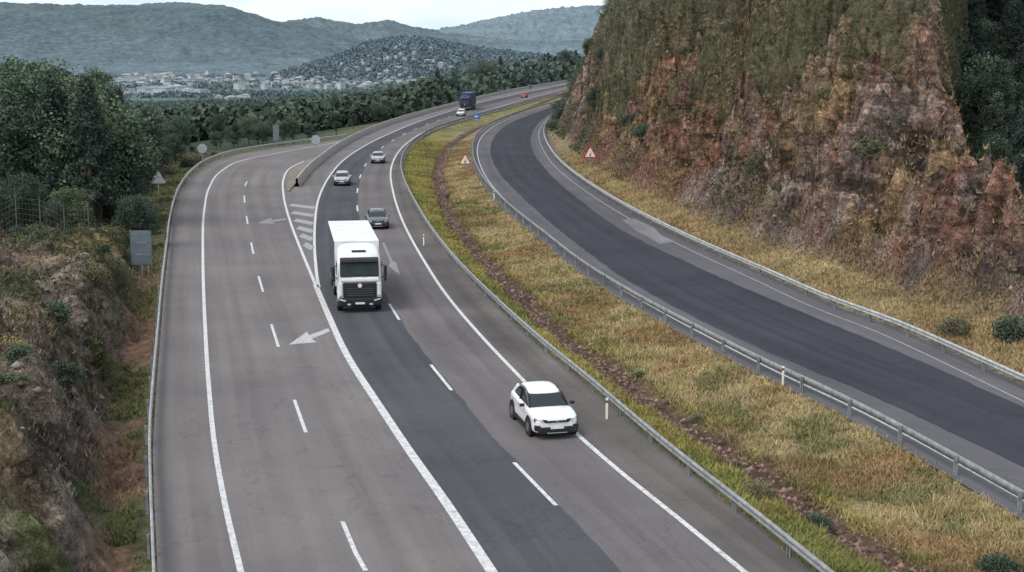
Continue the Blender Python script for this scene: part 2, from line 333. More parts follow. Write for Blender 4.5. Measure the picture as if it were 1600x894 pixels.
# ---------- ground sheet ----------
def grow(a,b,s0,f):
    r=[a];s=s0
    while r[-1]<b:r.append(r[-1]+s);s*=f
    return r
Ys=np.array(list(np.arange(24,60,.5))+list(np.arange(60,175,.42))+list(np.arange(175,400,1.2))+list(np.arange(400,860,4.))+grow(860,14000,8,1.09))
Xr=list(np.arange(-36,-12,.4))+list(np.arange(-12,8,.5))+list(np.arange(8,56,.33))
Xs=np.array([-q for q in grow(36.6,6000,1.2,1.055)][::-1]+Xr+grow(56.5,4000,1.2,1.07))
GX,GY=np.meshgrid(Xs,Ys);gx=GX.ravel();gy=GY.ravel();gz=terrain(gx,gy)
def greenf(x,y,z): return fbm(x*.07,y*.045,37)+.006*(z-14)+.17*ss(170,300,y)+.15*ss(105,170,y)*ss(8,19,z)+.3*ss(1,6,x-XR(np.minimum(y,760))-shoulder(y))*(y<200)
def ground_cols(x,y,z):
    n=len(x);yy=np.minimum(y,760);xl=XL(yy);xr=XR(yy);dl=xl-x;dr=x-xr
    a=fbm(x*.25,y*.25,31);b=fbm(x*.9,y*.9,32);b3=fbm(x*.6+z*.7,y*.8+z*.25,40)
    def T(c): return np.tile(np.array(c,float),(n,1))
    def L(p,q,t): return p*(1-t[:,None])+q*t[:,None]
    dry=[.37,.295,.16];gold=[.285,.25,.085];grn=[.12,.15,.055];orange=[.27,.175,.09];dirt=[.115,.074,.058]
    C=T([.13,.115,.095])
    r1=R1(yy);r2=R2(yy);t=np.clip((x-r1)/np.maximum(r2-r1,.5),0,1);med=(x>r1)&(x<r2)
    lt=L(T(gold),T(grn),ss(.5,.62,a)*.6);rt=L(T(dry),T(orange),ss(.45,.58,a)*.75);rt=L(rt,T([.20,.19,.075]),ss(.56,.68,b)*.4)
    rt=L(rt,T([.13,.15,.06]),ss(.57,.65,fbm(x*.35+40,y*.35,48))*.6)
    mc=L(lt,rt,ss(.32,.52,t+(b-.5)*.6));mc=L(mc,T(dirt),np.exp(-((x-DIT(yy))/(.5+.85*b))**4))
    C[med]=mc[med]
    lc=L(T([.20,.125,.085]),T([.145,.12,.105]),ss(1.2,2.4,dl+(a-.5)))
    lc=L(lc,T([.25,.22,.195]),ss(.5,.62,b3)*ss(1.8,2.6,dl)*.7)
    lc=L(lc,T([.07,.058,.05]),(1-ss(.36,.48,a))*ss(1.8,2.6,dl)*.8)
    lc=L(lc,T([.22,.175,.095]),ss(.5,.6,fbm(x*.2,y*.2,34))*.6)
    lc=L(lc,T([.085,.11,.04]),ss(.48,.57,fbm(x*.3,y*.18,35))*(1-ss(50,80,y)*.3)*.85)
    wn=1-ss(90,110,y)
    fc=L(T([.13,.135,.065]),T([.04,.056,.03]),ss(3,14,dl+8*(a-.5)))
    lc=L(fc,lc,wn)
    C=np.where((dl>0)[:,None],lc,C)
    vg=L(T(dry),T(orange),ss(.42,.6,a)*.5)
    vg=L(vg,T([.15,.16,.07]),ss(.57,.68,b)*.4)
    vg=L(vg,T([.18,.165,.145]),1-ss(.6,1.6,dr+(b-.5)))
    rk=L(T([.225,.142,.11]),T([.14,.112,.102]),ss(.42,.56,a))
    rk=L(rk,T([.31,.255,.23]),ss(.5,.62,b3)*.7)
    rk=L(rk,T([.235,.112,.074]),ss(.49,.59,fbm(x*.1-z*.08,y*.1,39))*.6)
    rk=L(rk,T([.26,.19,.10]),ss(.5,.6,fbm(x*.13+z*.05,y*.12,36))*.6)
    gr=greenf(x,y,z)
    rk=L(rk,T([.095,.10,.052]),ss(.5,.62,gr+(b-.5)*.3)*.85)
    rk=L(rk,T([.035,.05,.03]),ss(3,9,dr-shoulder(y))*(y<200))
    vw=vwid(y)
    rc=L(vg,rk,ss(-.6,.9,dr-vw+2.6*(fbm(x*.09,y*.09,21)-.5)))
    C=np.where((dr>0)[:,None],rc,C)
    e=ss(300,760,y)*(dl>0)+ss(730,800,y)*(dl<=0);e=np.clip(e,0,1)
    fr=L(T([.035,.058,.03]),T([.09,.115,.06]),ss(.54,.66,fbm(x*.006,y*.004,38))*.6)
    C=L(C,fr,e)
    rock=np.clip(ss(0,1.5,dr-vw)*(dr>0)*(1-ss(.52,.64,gr)*.7)+ss(1.8,2.6,dl)*wn*(dl>0),0,1)*(1-e)
    return C,rock
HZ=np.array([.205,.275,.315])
def haze(C,d,k=2500.):  # aerial haze painted into vertex colours, stronger with distance
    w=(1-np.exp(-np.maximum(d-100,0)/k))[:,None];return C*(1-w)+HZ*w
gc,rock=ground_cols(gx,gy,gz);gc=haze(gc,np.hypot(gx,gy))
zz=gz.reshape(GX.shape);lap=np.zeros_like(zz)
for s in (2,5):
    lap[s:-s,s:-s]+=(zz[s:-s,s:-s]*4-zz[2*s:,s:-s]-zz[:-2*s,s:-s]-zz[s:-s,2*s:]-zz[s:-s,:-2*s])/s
cav=np.clip(lap.ravel()*.5,-1,1)*rock;gc=gc*(1+.38*np.where(cav<0,cav*1.4,cav)[:,None])  # painted shade: rock hollows darkened, ridges lightened in the vertex colours
ny,nx=GX.shape;idx=np.arange(ny*nx).reshape(ny,nx)
Fq=np.stack([idx[:-1,:-1].ravel(),idx[:-1,1:].ravel(),idx[1:,1:].ravel(),idx[1:,:-1].ravel()],1)
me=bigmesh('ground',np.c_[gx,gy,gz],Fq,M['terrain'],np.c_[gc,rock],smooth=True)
o=obj('ground',me);setinfo(o,'grassy and rocky ground around the motorway','ground','structure')
# ---------- roads ----------
def yr(y0,y1,st=1.5): return np.arange(y0,y1+st*.5,st)
def ribbon(name,fl,fr,y0,y1,z,mat,label,st=1.5,cat='road',nx=1):
    Y=yr(y0,y1,st);a=np.asarray(fl(Y))*np.ones_like(Y);b=np.asarray(fr(Y))*np.ones_like(Y);V=[];U=[]
    for k in range(nx+1):
        t=k/nx;X=a*(1-t)+b*t;V.append(np.c_[X,Y,np.full(len(Y),z)]);U.append(np.c_[X-a,Y])
    n=len(Y);V=np.vstack(V);U=np.vstack(U);i=np.arange(n-1);Fa=np.vstack([np.stack([k*n+i,(k+1)*n+i,(k+1)*n+i+1,k*n+i+1],1) for k in range(nx)])
    o=obj(name,bigmesh(name,V,Fa,mat,UV=U));setinfo(o,label,cat,'structure');return o
YE=700.
def wob(f,s): return lambda y:f(y)+.12*(fbm(y*.8,y*0+s,s)-.5)*2
ribbon('road',lambda y:XL(y)+.15,lambda y:R1(y)+.35,24,YE,0.,M['ramp'],'grey asphalt slip road and motorway base')
ribbon('road',lambda y:R2(y)-.35,lambda y:RR(y)+.5,24,YE,0.,M['right'],'grey asphalt of the opposite carriageway')
ribbon('road',lambda y:M_L(y),wob(lambda y:M_D(y)+.1,81),24,YE,.004,M['maind'],'darker newer asphalt lane',.5)
ribbon('road',wob(lambda y:M_D(y)+.1,81),lambda y:M_R(y),24,YE,.004,M['mainr'],'worn brownish asphalt lane',.5)
ribbon('road',lambda y:M_R(y),lambda y:R1(y)+.35,24,YE,.004,M['should'],'dirty asphalt shoulder along the median')
ribbon('road',wob(B_lo,83),wob(B_hi,84),24,YE,.004,M['rightd'],'dark resurfaced asphalt lane',.5)
def strips(name,segs,z,mat,label):
    V=[];Fa=[]
    for f,w,y0,y1 in segs:
        st=min(1.5,(y1-y0)/3);Y=np.linspace(y0,y1,max(3,int((y1-y0)/st)+1));X=f(Y);s=(f(Y+.5)-f(Y-.5));ln=np.sqrt(1+s*s);ox=w/2*ln
        b=len(V)
        for q,yv,oo in zip(X,Y,ox):V.append((q-oo,yv,z));V.append((q+oo,yv,z))
        for i in range(len(Y)-1):Fa.append((b+2*i,b+2*i+1,b+2*i+3,b+2*i+2))
    o=obj(name,bigmesh(name,np.array(V),np.array(Fa),mat));setinfo(o,label,'road marking','structure');return o
def Yv(v):return gp(800,v)[1]
segs=[(L_line,.19,24,Yv(222)),(lambda y:M_R(y)-.05,.19,24,YE),(lambda y:G_L(y),.33,24,Yv(445)),(lambda y:G_L(y),.2,Yv(445)-.01,Yv(252)),(lambda y:M_L(y)+.0,.2,Yv(449),YE)]
strips('lane_marking',segs,.009,M['paint'],'solid white painted edge lines')
strips('lane_marking',[(lambda y:R2(y)+.75,.14,24,YE)],.009,M['mid'],'solid white inner edge line')
strips('lane_marking',[(lambda y:RR(y)-.9,.10,24,400)],.009,M['worn'],'faded white outer edge line')
rd=Curve([(580,905),(570,890),(535,815),(478,676),(460,625),(435,542),(424,507),(411,456),(404,432),(396,397),(391,372),(387,350),(384,330),(382,312),(383,290),(392,275)])
dash=[(rd,.14,Yv(b),Yv(a)) for a,b in [(815,892),(625,676),(507,542),(432,456),(379,397),(338,350),(306,317),(284,291)]]
dash+=[(M_D,.15,Yv(b),Yv(a)) for a,b in [(723,790),(570,610),(475,500)]]
y=gp(0,418)[1]
for k in range(1,16):
    dash.append((M_D,.15,y+k*17,y+k*17+5))
strips('lane_marking',dash,.009,M['paint'],'broken white lane lines')
def poly(name,pts,z,mat,label,cat='road marking'):
    V=[gp(*p)+(z,) for p in pts];o=obj(name,pm(name,V,[tuple(range(len(V)))],mat));setinfo(o,label,cat,'structure')
    bm=bmesh.new();bm.from_mesh(o.data);fixn(bm);bmesh.ops.triangulate(bm,faces=bm.faces);
    for f in bm.faces:
        if f.normal.z<0:f.normal_flip()
    bm.to_mesh(o.data);bm.free()
    if mat==M['patch']:
        u=o.data.uv_layers.new(name='UVMap')
        for l in o.data.loops:u.data[l.index].uv=o.data.vertices[l.vertex_index].co.xy
poly('arrow_marking',[(451,539),(480,518),(483,524),(513,513),(516,518),(487,530),(495,535)],.009,M['mid'],'white merge arrow painted on the slip road')
poly('arrow_marking',[(402,349),(424,340),(425,344),(447,341),(448,344),(426,347),(430,350)],.009,M['faint'],'small white merge arrow painted on the slip road')
poly('arrow_marking',[(597,380),(601,380),(613,408),(619,411),(625,430),(607,416),(610,410)],.013,M['faint'],'faded white arrow painted on the motorway')
poly('road',[(972,344),(990,341),(1022,356),(1034,368),(1052,379),(1030,382),(1012,370),(992,360)],.013,M['patch'],'pale worn patch of asphalt','road')
V=[];Fa=[]
for v0 in (322,334,346,358,370,384):
    b=len(V);ya=Yv(v0);xl_=float(G_L(ya))+.25;xr_=float(M_L(ya-2.))-.2
    if xr_-xl_<.3:continue
    V+=[(xl_,ya,.009),(xr_,ya-2.6,.009),(xr_,ya-.6,.009),(xl_,ya+2.0,.009)];Fa.append((b,b+1,b+2,b+3))
o=obj('hatching_marking',pm('hatching_marking',V,Fa,M['worn']));setinfo(o,'white hatched stripes on the gore','road marking','structure')
Y=np.linspace(Yv(300),Yv(243),30);a=G_L(Y)+.45;b=np.maximum(BAR(Y)-.4,a+.2);b=np.minimum(b,np.where(Y<BAR.Y[0],a+.3+(Y-Y[0])*.09,b))
V=[];
for i in range(30):V+=[(a[i],Y[i],0),(a[i],Y[i],.13),(b[i],Y[i],.13),(b[i],Y[i],0)]
Fa=[(4*i+k,4*i+k+1,4*i+k+5,4*i+k+4) for i in range(29) for k in range(3)]+[(0,1,2,3)]
o=obj('pavement',pm('pavement',V,Fa,simple('kerb_earth',(.20,.18,.14),.9,0,.3,1.)));setinfo(o,'raised kerb island at the gore','kerb','structure')
# ---------- guardrails ----------
def sweep(name,f,y0,y1,prof,mat,st=2.,closed=False):
    Y=np.linspace(y0,y1,int((y1-y0)/st)+2);X=f(Y);s=f(Y+.5)-f(Y-.5);ln=np.sqrt(1+s*s);nxv=1/ln;nyv=-s/ln;V=[];n=len(prof)
    for i in range(len(Y)):
        for p in prof:V.append((X[i]+p[0]*nxv[i],Y[i]+p[0]*nyv[i],p[1]))
    m=n if closed else n-1
    Fa=[(i*n+k,i*n+(k+1)%n,(i+1)*n+(k+1)%n,(i+1)*n+k) for i in range(len(Y)-1) for k in range(m)]
    return bigmesh(name,np.array(V),np.array(Fa),mat)
postm=joinm('post',[boxm('p',(0,0,.33),(.12,.02,.76),M['galv']),boxm('p',(.05,.04,.33),(.02,.1,.76),M['galv']),boxm('p',(-.05,.04,.33),(.02,.1,.76),M['galv'])],M['galv'])
def guardrail(f,y0,y1,side,label,mat,posts=95,sp=4.):
    e=empty('guardrail',(0,0,0));setinfo(e,label,'guardrail',group='guardrails along the motorway')
    s=side;pr=[(s*.02,.44),(s*.09,.47),(s*.09,.53),(s*.03,.58),(s*.09,.63),(s*.09,.69),(s*.02,.73),(s*.0,.73),(s*.0,.44)]
    obj('beam',sweep('beam',f,y0,y1,pr,mat,closed=True),e)
    y=y0+1;c=0
    while y<y1 and c<posts:
        obj('post',postm,e,(float(f(y))-s*.09,y,0),(0,0,-math.atan(float(f(y+.5)-f(y-.5)))));y+=sp;c+=1
    return e
guardrail(L_rail,26,Yv(216),1,'pale steel guardrail on the outer edge of the slip road',M['galvl'])
guardrail(lambda y:R1(y),26,480,-1,'steel guardrail beside the yellow grass median',M['galv'])
guardrail(lambda y:R2(y),26,480,1,'steel guardrail between grass median and opposite carriageway',M['galv'])
guardrail(lambda y:RR(y),26,440,-1,'pale steel guardrail below the rocky hillside',M['galvl'])
o=obj('concrete_barrier',sweep('concrete_barrier',BAR,BAR.Y[0],690,[(-.3,-.02),(-.3,.1),(-.14,.35),(-.1,.95),(.1,.95),(.14,.35),(.3,.1),(.3,-.02)],M['conc']))
setinfo(o,'long pale concrete safety barrier beside the motorway','barrier')
def delineator(x,y,lab):
    e=empty('delineator_post',(x,y,max(zt(x,y),-.1)));setinfo(e,lab,'road marker post',group='delineator posts along guardrails')
    obj('post',boxm('post',(0,0,.45),(.10,.05,.95),M['signwhite'],.015),e);obj('band',boxm('band',(0,0,.78),(.105,.055,.12),M['signblack'],.01),e);obj('reflector',boxm('reflector',(0,-.03,.78),(.04,.02,.07),M['orange']),e)
for (u,v) in [(1223,602),(948,655),(662,384),(772,312)]:
    x,y=gp(u,v);delineator(x,y,'white roadside delineator post with black band')
# ---------- vehicles ----------
def loft(name,secs,mat):
    bm=bmesh.new();rings=[]
    for y,pr in secs:
        full=[(x,z) for x,z in pr]+[(-x,z) for x,z in pr[::-1] if abs(x)>1e-6]
        rings.append([bm.verts.new((x,y,z)) for x,z in full])
    n=len(rings[0])
    for a,b in zip(rings[:-1],rings[1:]):
        for i in range(n):bm.faces.new((a[i],a[(i+1)%n],b[(i+1)%n],b[i]))
    bm.faces.new(rings[0]);bm.faces.new(rings[-1][::-1]);fixn(bm)
    me=bpy.data.meshes.new(name);bm.to_mesh(me);bm.free();me.materials.append(mat)
    for p in me.polygons:p.use_smooth=True
    return me
def wheel(parent,x,y,r,w,rim=.62):
    e=obj('wheel',None,parent,(x,y,r))
    obj('tyre',cyl('tyre',r,w,M['rubber'],'X',28,.03),e)
    obj('rim',cyl('rim',r*rim,w+.02,M['rim'],'X',18,.02),e)
def sub(o,l=2):
    md=o.modifiers.new('s','SUBSURF');md.levels=1;md.render_levels=l
def car(front_uv,curve,paint,label,L=4.3,W=1.8,Ht=1.52,style='hatch',yaw=0.,pill=None):
    x,y=gp(*front_uv);sl=curve.slope(y);a=-math.atan(sl)+yaw
    e=empty('car',(x,y,.006),a);setinfo(e,label,'car',group='cars on the motorway')
    root=obj('body',None,e,(0,L/2,0));hw=W/2;k=L/4.3;hz=Ht/1.52;pill=pill or paint
    st=[(-2.17,.34,.68,.66),(-2.13,.26,.79,.83),(-2.0,.22,.86,.93),(-1.7,.21,.925,.985),(-1.3,.21,.96,1.),(-.9,.21,.985,1.),(0,.21,1.0,1.),(1.0,.21,1.03,1.),(1.6,.24,1.04,.98),(1.95,.30,1.02,.92),(2.1,.38,.95,.84),(2.15,.46,.82,.70)]
    secs=[]
    for yy,zb,zt_,wf in st:
        w=hw*wf;q=zt_*hz;secs.append((yy*k,[(0,zb),(w*.84,zb),(w*.975,zb+.07),(w*1.0,zb+(q-zb)*.35),(w*.97,zb+(q-zb)*.58),(w*1.0,zb+(q-zb)*.78),(w*.96,q-.045),(w*.84,q-.0),(w*.4,q+.015),(0,q+.02)]))
    sub(obj('shell',loft('shell',secs,paint),root))
    zl=.93*hz
    if style=='hatch': cs=[(-1.12,.965,.84),(-.82,1.11,.82),(-.40,1.34,.76),(-.05,1.46,.72),(.4,1.52,.70),(.95,1.49,.69),(1.45,1.39,.68),(1.8,1.18,.71),(2.0,1.0,.76)]
    else: cs=[(-.9,.965,.84),(-.55,1.16,.81),(-.15,1.38,.74),(.15,1.46,.70),(.5,1.48,.69),(.85,1.45,.69),(1.15,1.34,.70),(1.45,1.16,.74),(1.7,1.0,.78)]
    sec=[];rs=[]
    for yy,zz_,wf in cs:
        w=hw*wf;q=zz_*hz;wb_=hw*(.90 if abs(yy)<1.6 else .84);sec.append((yy*k,[(0,zl-.05),(wb_*.97,zl-.05),(wb_*.97,zl+.02),(w*.985+(wb_-w)*.25,q-(q-zl)*.28),(w*.9,q-.035),(w*.6,q-.008),(0,q)]))
        if zz_>1.335:rs.append((yy*k,[(0,q-.05),(w*.88,q-.07),(w*.95,q-.06),(w*.91,q-.015),(w*.62,q+.022),(0,q+.034)]))
    sub(obj('window',loft('window',sec,M['glass']),root));sub(obj('roof',loft('roof',rs,paint),root))
    yf=cs[0][0]*k;ym=rs[0][0];yb=cs[-1][0]*k;yr_=rs[-1][0]
    for s in (1,-1):
        wb=hw*.86;wt=hw*.69;zt2=1.40*hz
        obj('pillar',strut('pillar',(s*(wb-.02),yf+.12,zl+.03),(s*(wt+.02),ym+.05,zt2-.03),.05,.06,pill),root)
        obj('pillar',strut('pillar',(s*(wb+.012),.42*k,zl+.02),(s*(wt+.05),.42*k,zt2),.03,.09,M['black']),root)
        obj('pillar',strut('pillar',(s*(wb-.05),yb-.25,zl+.03),(s*(wt+.0),yr_-.08,1.32*hz),.08,.16,paint,.02),root)
    f=-2.16*k;sc_=hw/.91
    for s in (1,-1):
        h1=s*sc_
        obj('headlight',strut('headlight',(h1*.38,f+.01,.70*hz),(h1*.84,f+.18,.75*hz),.10,.12,M['black'],.02),root)
        obj('lens',strut('lens',(h1*.54,f-.01,.71*hz),(h1*.80,f+.12,.745*hz),.045,.10,M['lamp'],.012),root)
        obj('fog_light',boxm('fog_light',(h1*.72,f+.10,.47),(.24,.2,.2),M['black'],.03),root)
        obj('mirror',boxm('mirror',(s*(hw+.08),-.70*k,1.02*hz),(.2,.12,.13),M['black'] if paint==M['white'] else paint,.04),root)
        for yy in (-1.32*k,1.3*k):
            obj('wheel_arch',cyl('wheel_arch',.425,.06,M['black'],'X',28,.01,(s*(hw-.014),yy,.36)),root)
            wheel(root,s*(hw-.09),yy,.345,.21)
        obj('sill',boxm('sill',(s*(hw-.015),0,.29),(.05,1.95*k,.2),M['black'],.02),root)
        for yy in (-.05,.95):obj('door_handle',boxm('door_handle',(s*(hw-.005),(yy+.2)*k,.86*hz),(.03,.17,.03),M['rim'],.01),root)
    obj('grille',boxm('grille',(0,f+.0,.69*hz),(.80,.12,.07),M['black'],.02),root)
    obj('bumper',boxm('bumper',(0,f+.03,.37),(1.46,.16,.27),M['black'],.05),root)
    obj('bumper',boxm('bumper',(0,f-.05,.275),(.8,.06,.05),M['rim'],.02),root)
    obj('number_plate',boxm('number_plate',(0,f-.065,.49),(.52,.03,.11),M['plate'],.005),root)
    obj('badge',boxm('badge',(0,f-.05,.71*hz),(.12,.04,.06),M['rim'],.015),root)
    return e
car((870,687),M_R,M['white'],'white compact crossover car with dark windows',4.25,1.84,1.56,yaw=-.01,pill=M['black'])
car((591,359),M_R,M['darkcar'],'dark grey hatchback following a truck',4.2,1.76,1.46)
car((534,291),M_L,M['silver'],'silver hatchback beside the concrete barrier',4.2,1.76,1.46)
car((590,256),M_R,M['silver'],'silver saloon car near the median',4.4,1.78,1.44,'saloon')
car((719,182),M_L,M['white'],'small white car ahead of a blue truck',4.2,1.8,1.6)
def truck(front_uv,curve,cabm,boxm_,sidem,label,Lb=9.2,yaw=0.,Hb=4.0):
    x,y=gp(*front_uv);a=-math.atan(curve.slope(y))+yaw
    e=empty('truck',(x,y,.006),a);setinfo(e,label,'truck',group='trucks on the motorway')
    cab=obj('cab',None,e)
    def cs(y,z0,z1,w,r=.16):
        return (y,[(0,z0),(w*.9,z0),(w,z0+.08),(w,(z0+z1)*.5),(w*.985,z1-.38),(w*.90,z1-.15),(w*.72,z1-.02),(0,z1+.06)])
    S=[(.02,.62,1.86,.94),(.05,.5,1.95,1.09),(.14,.45,2.2,1.19),(.28,.44,2.75,1.24),(.42,.44,3.1,1.25),(.62,.44,3.35,1.25),(1.0,.48,3.56,1.25),(1.5,.6,3.66,1.23),(2.1,.9,3.68,1.21),(2.2,.95,3.66,1.19)]
    sub(obj('shell',loft('shell',[cs(*q) for q in S],cabm),cab))
    obj('windscreen',prism('windscreen',[(.015,2.04),(.225,2.84),(.40,2.84),(.2,2.04)],-1.08,1.08,M['tglass'],.05,3),cab)
    obj('sun_visor',prism('sun_visor',[(.03,2.85),(.08,3.02),(.42,3.1),(.38,2.86)],-1.07,1.07,M['black'],.03),cab)
    obj('roof_lamp_bar',boxm('roof_lamp_bar',(0,.62,3.42),(.8,.1,.1),M['black'],.03),cab)
    for q in (-.7,.1):obj('wiper',strut('wiper',(q,-.0,2.06),(q+.7,.02,2.16),.02,.02,M['black']),cab)
    obj('front_band',boxm('front_band',(0,.03,1.87),(2.16,.14,.24),cabm,.07),cab)
    obj('grille',boxm('grille',(0,-.015,1.27),(1.86,.12,.92),M['black'],.08,3),cab)
    sl=[boxm('s',(0,-.085,z),(1.5,.03,.03),M['rim'],.01) for z in (1.0,1.13,1.26,1.39)]
    obj('grille_slats',joinm('grille_slats',sl,M['sidep']),cab)
    obj('badge',cyl('badge',.12,.05,M['plate'],'Y',20,.01,(0,-.10,1.56)),cab)
    obj('bumper',boxm('bumper',(0,.06,.63),(2.42,.32,.50),M['black'],.11,3),cab)
    for s in (1,-1):
        obj('headlight',strut('headlight',(s*.78,-.12,.70),(s*1.14,-.04,.80),.17,.08,M['lamp'],.03),cab)
        obj('fog_light',boxm('fog_light',(s*.62,-.11,.50),(.2,.04,.1),M['lamp'],.02),cab)
        obj('air_deflector',boxm('air_deflector',(s*1.07,.05,1.34),(.24,.16,.80),cabm,.07),cab)
        m_=[boxm('m',(s*1.44,.05,2.35),(.18,.14,.62),M['black'],.04),boxm('m',(s*1.43,.05,1.9),(.16,.13,.22),M['black'],.03),strut('m',(s*1.22,.35,2.7),(s*1.44,.08,2.6),.04,.04,M['black']),strut('m',(s*1.22,.3,1.95),(s*1.44,.08,2.05),.04,.04,M['black'])]
        obj('mirror',joinm('mirror',m_,M['black']),cab)
        obj('side_window',boxm('side_window',(s*1.24,1.0,2.45),(.05,.9,.75),M['glass'],.02),cab)
        obj('door_handle',boxm('door_handle',(s*1.25,1.3,1.75),(.03,.22,.05),M['black'],.01),cab)
        wheel(e,s*1.08,1.05,.5,.32);wheel(e,s*1.08,6.3,.5,.32);wheel(e,s*1.08,2.7+Lb-1.6,.5,.32);wheel(e,s*1.08,2.7+Lb-2.8,.5,.32)
        obj('mudguard',boxm('mudguard',(s*1.1,1.05,.98),(.3,1.25,.12),M['black'],.05),cab)
    obj('number_plate',boxm('number_plate',(0,-.115,.56),(.52,.02,.11),M['plate'],.005),cab)
    obj('chassis',boxm('chassis',(0,2.2+Lb/2,.85),(.9,Lb+1.2,.3),M['black'],.02),e)
    bx=obj('cargo_box',None,e)
    y0=2.55
    obj('side_panel',boxm('side_panel',(0,y0+Lb/2,(1.15+Hb)/2-.03),(2.5,Lb,Hb-1.21),sidem,.02),bx)
    obj('roof',boxm('roof',(0,y0+Lb/2,Hb-.0),(2.56,Lb+.05,.1),boxm_,.03),bx)
    obj('front_panel',boxm('front_panel',(0,y0-.02,(1.15+Hb)/2-.03),(2.54,.05,Hb-1.2),boxm_,.015),bx)
    for s in (1,-1):
        obj('side_skirt',boxm('side_skirt',(s*1.2,y0+Lb*.48,.8),(.04,Lb*.5,.55),M['black'],.01),e)
        for i in range(0,9,2):obj('frame_rib',boxm('frame_rib',(s*1.258,y0+.04+i*(Lb-.08)/8,(1.15+Hb)/2),(.02,.05,Hb-1.3),M['signback'] if boxm_==M['whitep'] else boxm_,.005),bx)
    return e
truck((563,489),M_L,M['whitep'],M['whitep'],M['sidep'],'white box truck with dark grille driving downhill',9.8,yaw=-.035,Hb=3.7)
truck((726,173),M_L,M['blue'],M['blue'],M['blue'],'dark blue lorry with tall box body',11.,Hb=4.2)
car((818,153),M_L,M['red'],'small red car in the distance on the motorway',4.2,1.8,1.6)
# ---------- signs ----------
def tri(name,r,t,mat,yoff=0.):
    pts=[(r*math.sin(a),r*math.cos(a)) for a in (0,2*math.pi/3,4*math.pi/3)]
    bm=bmesh.new();A=[bm.verts.new((p[0],yoff-t/2,p[1])) for p in pts];B=[bm.verts.new((p[0],yoff+t/2,p[1])) for p in pts]
    bm.faces.new(A);bm.faces.new(B)
    for i in range(3):bm.faces.new((A[i],A[(i+1)%3],B[(i+1)%3],B[i]))
    fixn(bm);ve=[ed for ed in bm.edges if abs(ed.verts[0].co.y-ed.verts[1].co.y)>t*.5 and abs(ed.verts[0].co.x-ed.verts[1].co.x)<1e-4]
    bmesh.ops.bevel(bm,geom=ve,offset=r*.09,segments=3,affect='EDGES');me=bpy.data.meshes.new(name);bm.to_mesh(me);bm.free();me.materials.append(mat);return me
def post(e,h,w=.08):
    obj('post',boxm('post',(0,.05,h/2-.2),(w,w,h+.4),M['galv'],.01),e)
def warn(u,v,hc,lab,r=.95):
    x,y=gp(u,v);e=empty('warning_sign',(x,y,zt(x,y)));setinfo(e,lab,'road sign')
    post(e,hc+r*.8);p=obj('panel',None,e,(0,-.03,hc))
    obj('border',tri('border',r,.03,M['signred']),p);obj('face',tri('face',r*.74,.03,M['signwhite'],-.012),p)
    sy=[strut('s',(-.02,-.035,-.30),(-.02,-.035,-.02),.14,.02,M['signblack']),strut('s',(-.02,-.036,-.04),(.12,-.036,.12),.14,.02,M['signblack']),strut('s',(.1,-.037,.1),(.02,-.037,.34),.13,.02,M['signblack'])]
    obj('symbol',joinm('symbol',sy,M['signblack']),p)
warn(922,268,1.75,'red and white triangular warning sign on dry grass verge',1.0)
warn(727,268,1.55,'red and white triangular warning sign in the grass median')
def backsign(u,v,kind,hc,w,h,lab,mat=None):
    mat=mat or M['signpale']
    x,y=gp(u,v);z=zt(x,y);e=empty('road_sign',(x,y,z));setinfo(e,lab,'road sign')
    post(e,hc+h*.4)
    if kind=='tri':pl=tri('panel',w*.58,.03,mat,-.01)
    elif kind=='disc':pl=cyl('panel',w/2,.03,mat,'Y',28,.005,(0,-.01,0))
    else:pl=boxm('panel',(0,-.01,0),(w,.03,h),mat,.01)
    obj('panel',pl,e,(0,0,hc));obj('bracket',joinm('bracket',[boxm('b',(0,-.035,hc+q),(w*.5,.02,.05),M['galv'],.004) for q in (-h*.2,h*.15)],M['galv']),e)
    if kind=='rect' and w>1.2:obj('post',boxm('post',(w*.3,.05,hc/2),(.08,.08,hc),M['galv'],.01),e)
backsign(248,306,'tri',1.9,1.6,1.2,'grey back of a triangular road sign on a post')
backsign(317,261,'disc',2.4,1.2,1.1,'grey back of a round road sign on a post')
backsign(494,246,'disc',2.5,1.25,1.,'grey back of a round road sign near the barrier')
backsign(432,231,'rect',2.3,.9,2.4,'grey back of a tall narrow road sign',M['signback'])
backsign(222,424,'rect',2.0,1.4,2.3,'weathered grey rectangular sign back above the rocky bank',M['signback'])
def bluesign(u,v,hc,w,lab):
    x,y=gp(u,v);e=empty('direction_sign',(x,y,zt(x,y)));setinfo(e,lab,'road sign');post(e,hc)
    obj('panel',boxm('panel',(0,-.02,hc),(w,.04,w*.75),M['signblue'],.012),e)
    sy=[strut('s',(-w*.25,-.05,hc),(w*.25,-.05,hc),.02,.12,M['signwhite']),strut('s',(-w*.25,-.052,hc),(-w*.08,-.052,hc+w*.2),.02,.1,M['signwhite']),strut('s',(-w*.25,-.052,hc),(-w*.08,-.052,hc-w*.2),.02,.1,M['signwhite'])]
    obj('arrow',joinm('arrow',sy,M['signwhite']),e)
bluesign(745,189,1.3,1.5,'small blue direction sign at the median nose')
bluesign(872,186,1.6,1.4,'small blue sign beside the opposite carriageway')
x,y=19.,290.;e=empty('lamp_post',(x,y,zt(x,y)));setinfo(e,'tall pale pole standing on the green hillside','pole')
obj('pole',cyl('pole',.16,10,M['galvl'],'Z',12,0,(0,0,4.6),r2=.09),e);obj('arm',strut('arm',(0,0,9.4),(-1.6,0,9.7),.1,.1,M['galvl']),e);obj('lamp_head',boxm('lamp_head',(-1.8,0,9.7),(.7,.3,.14),M['galv'],.04),e)
e=empty('wire_fence',(0,0,0));setinfo(e,'thin dark wire fence on the rocky bank','fence')
fx=np.linspace(-46,-29.5,10);fy=97+ (fx+27.5)*-.25;pp=[]
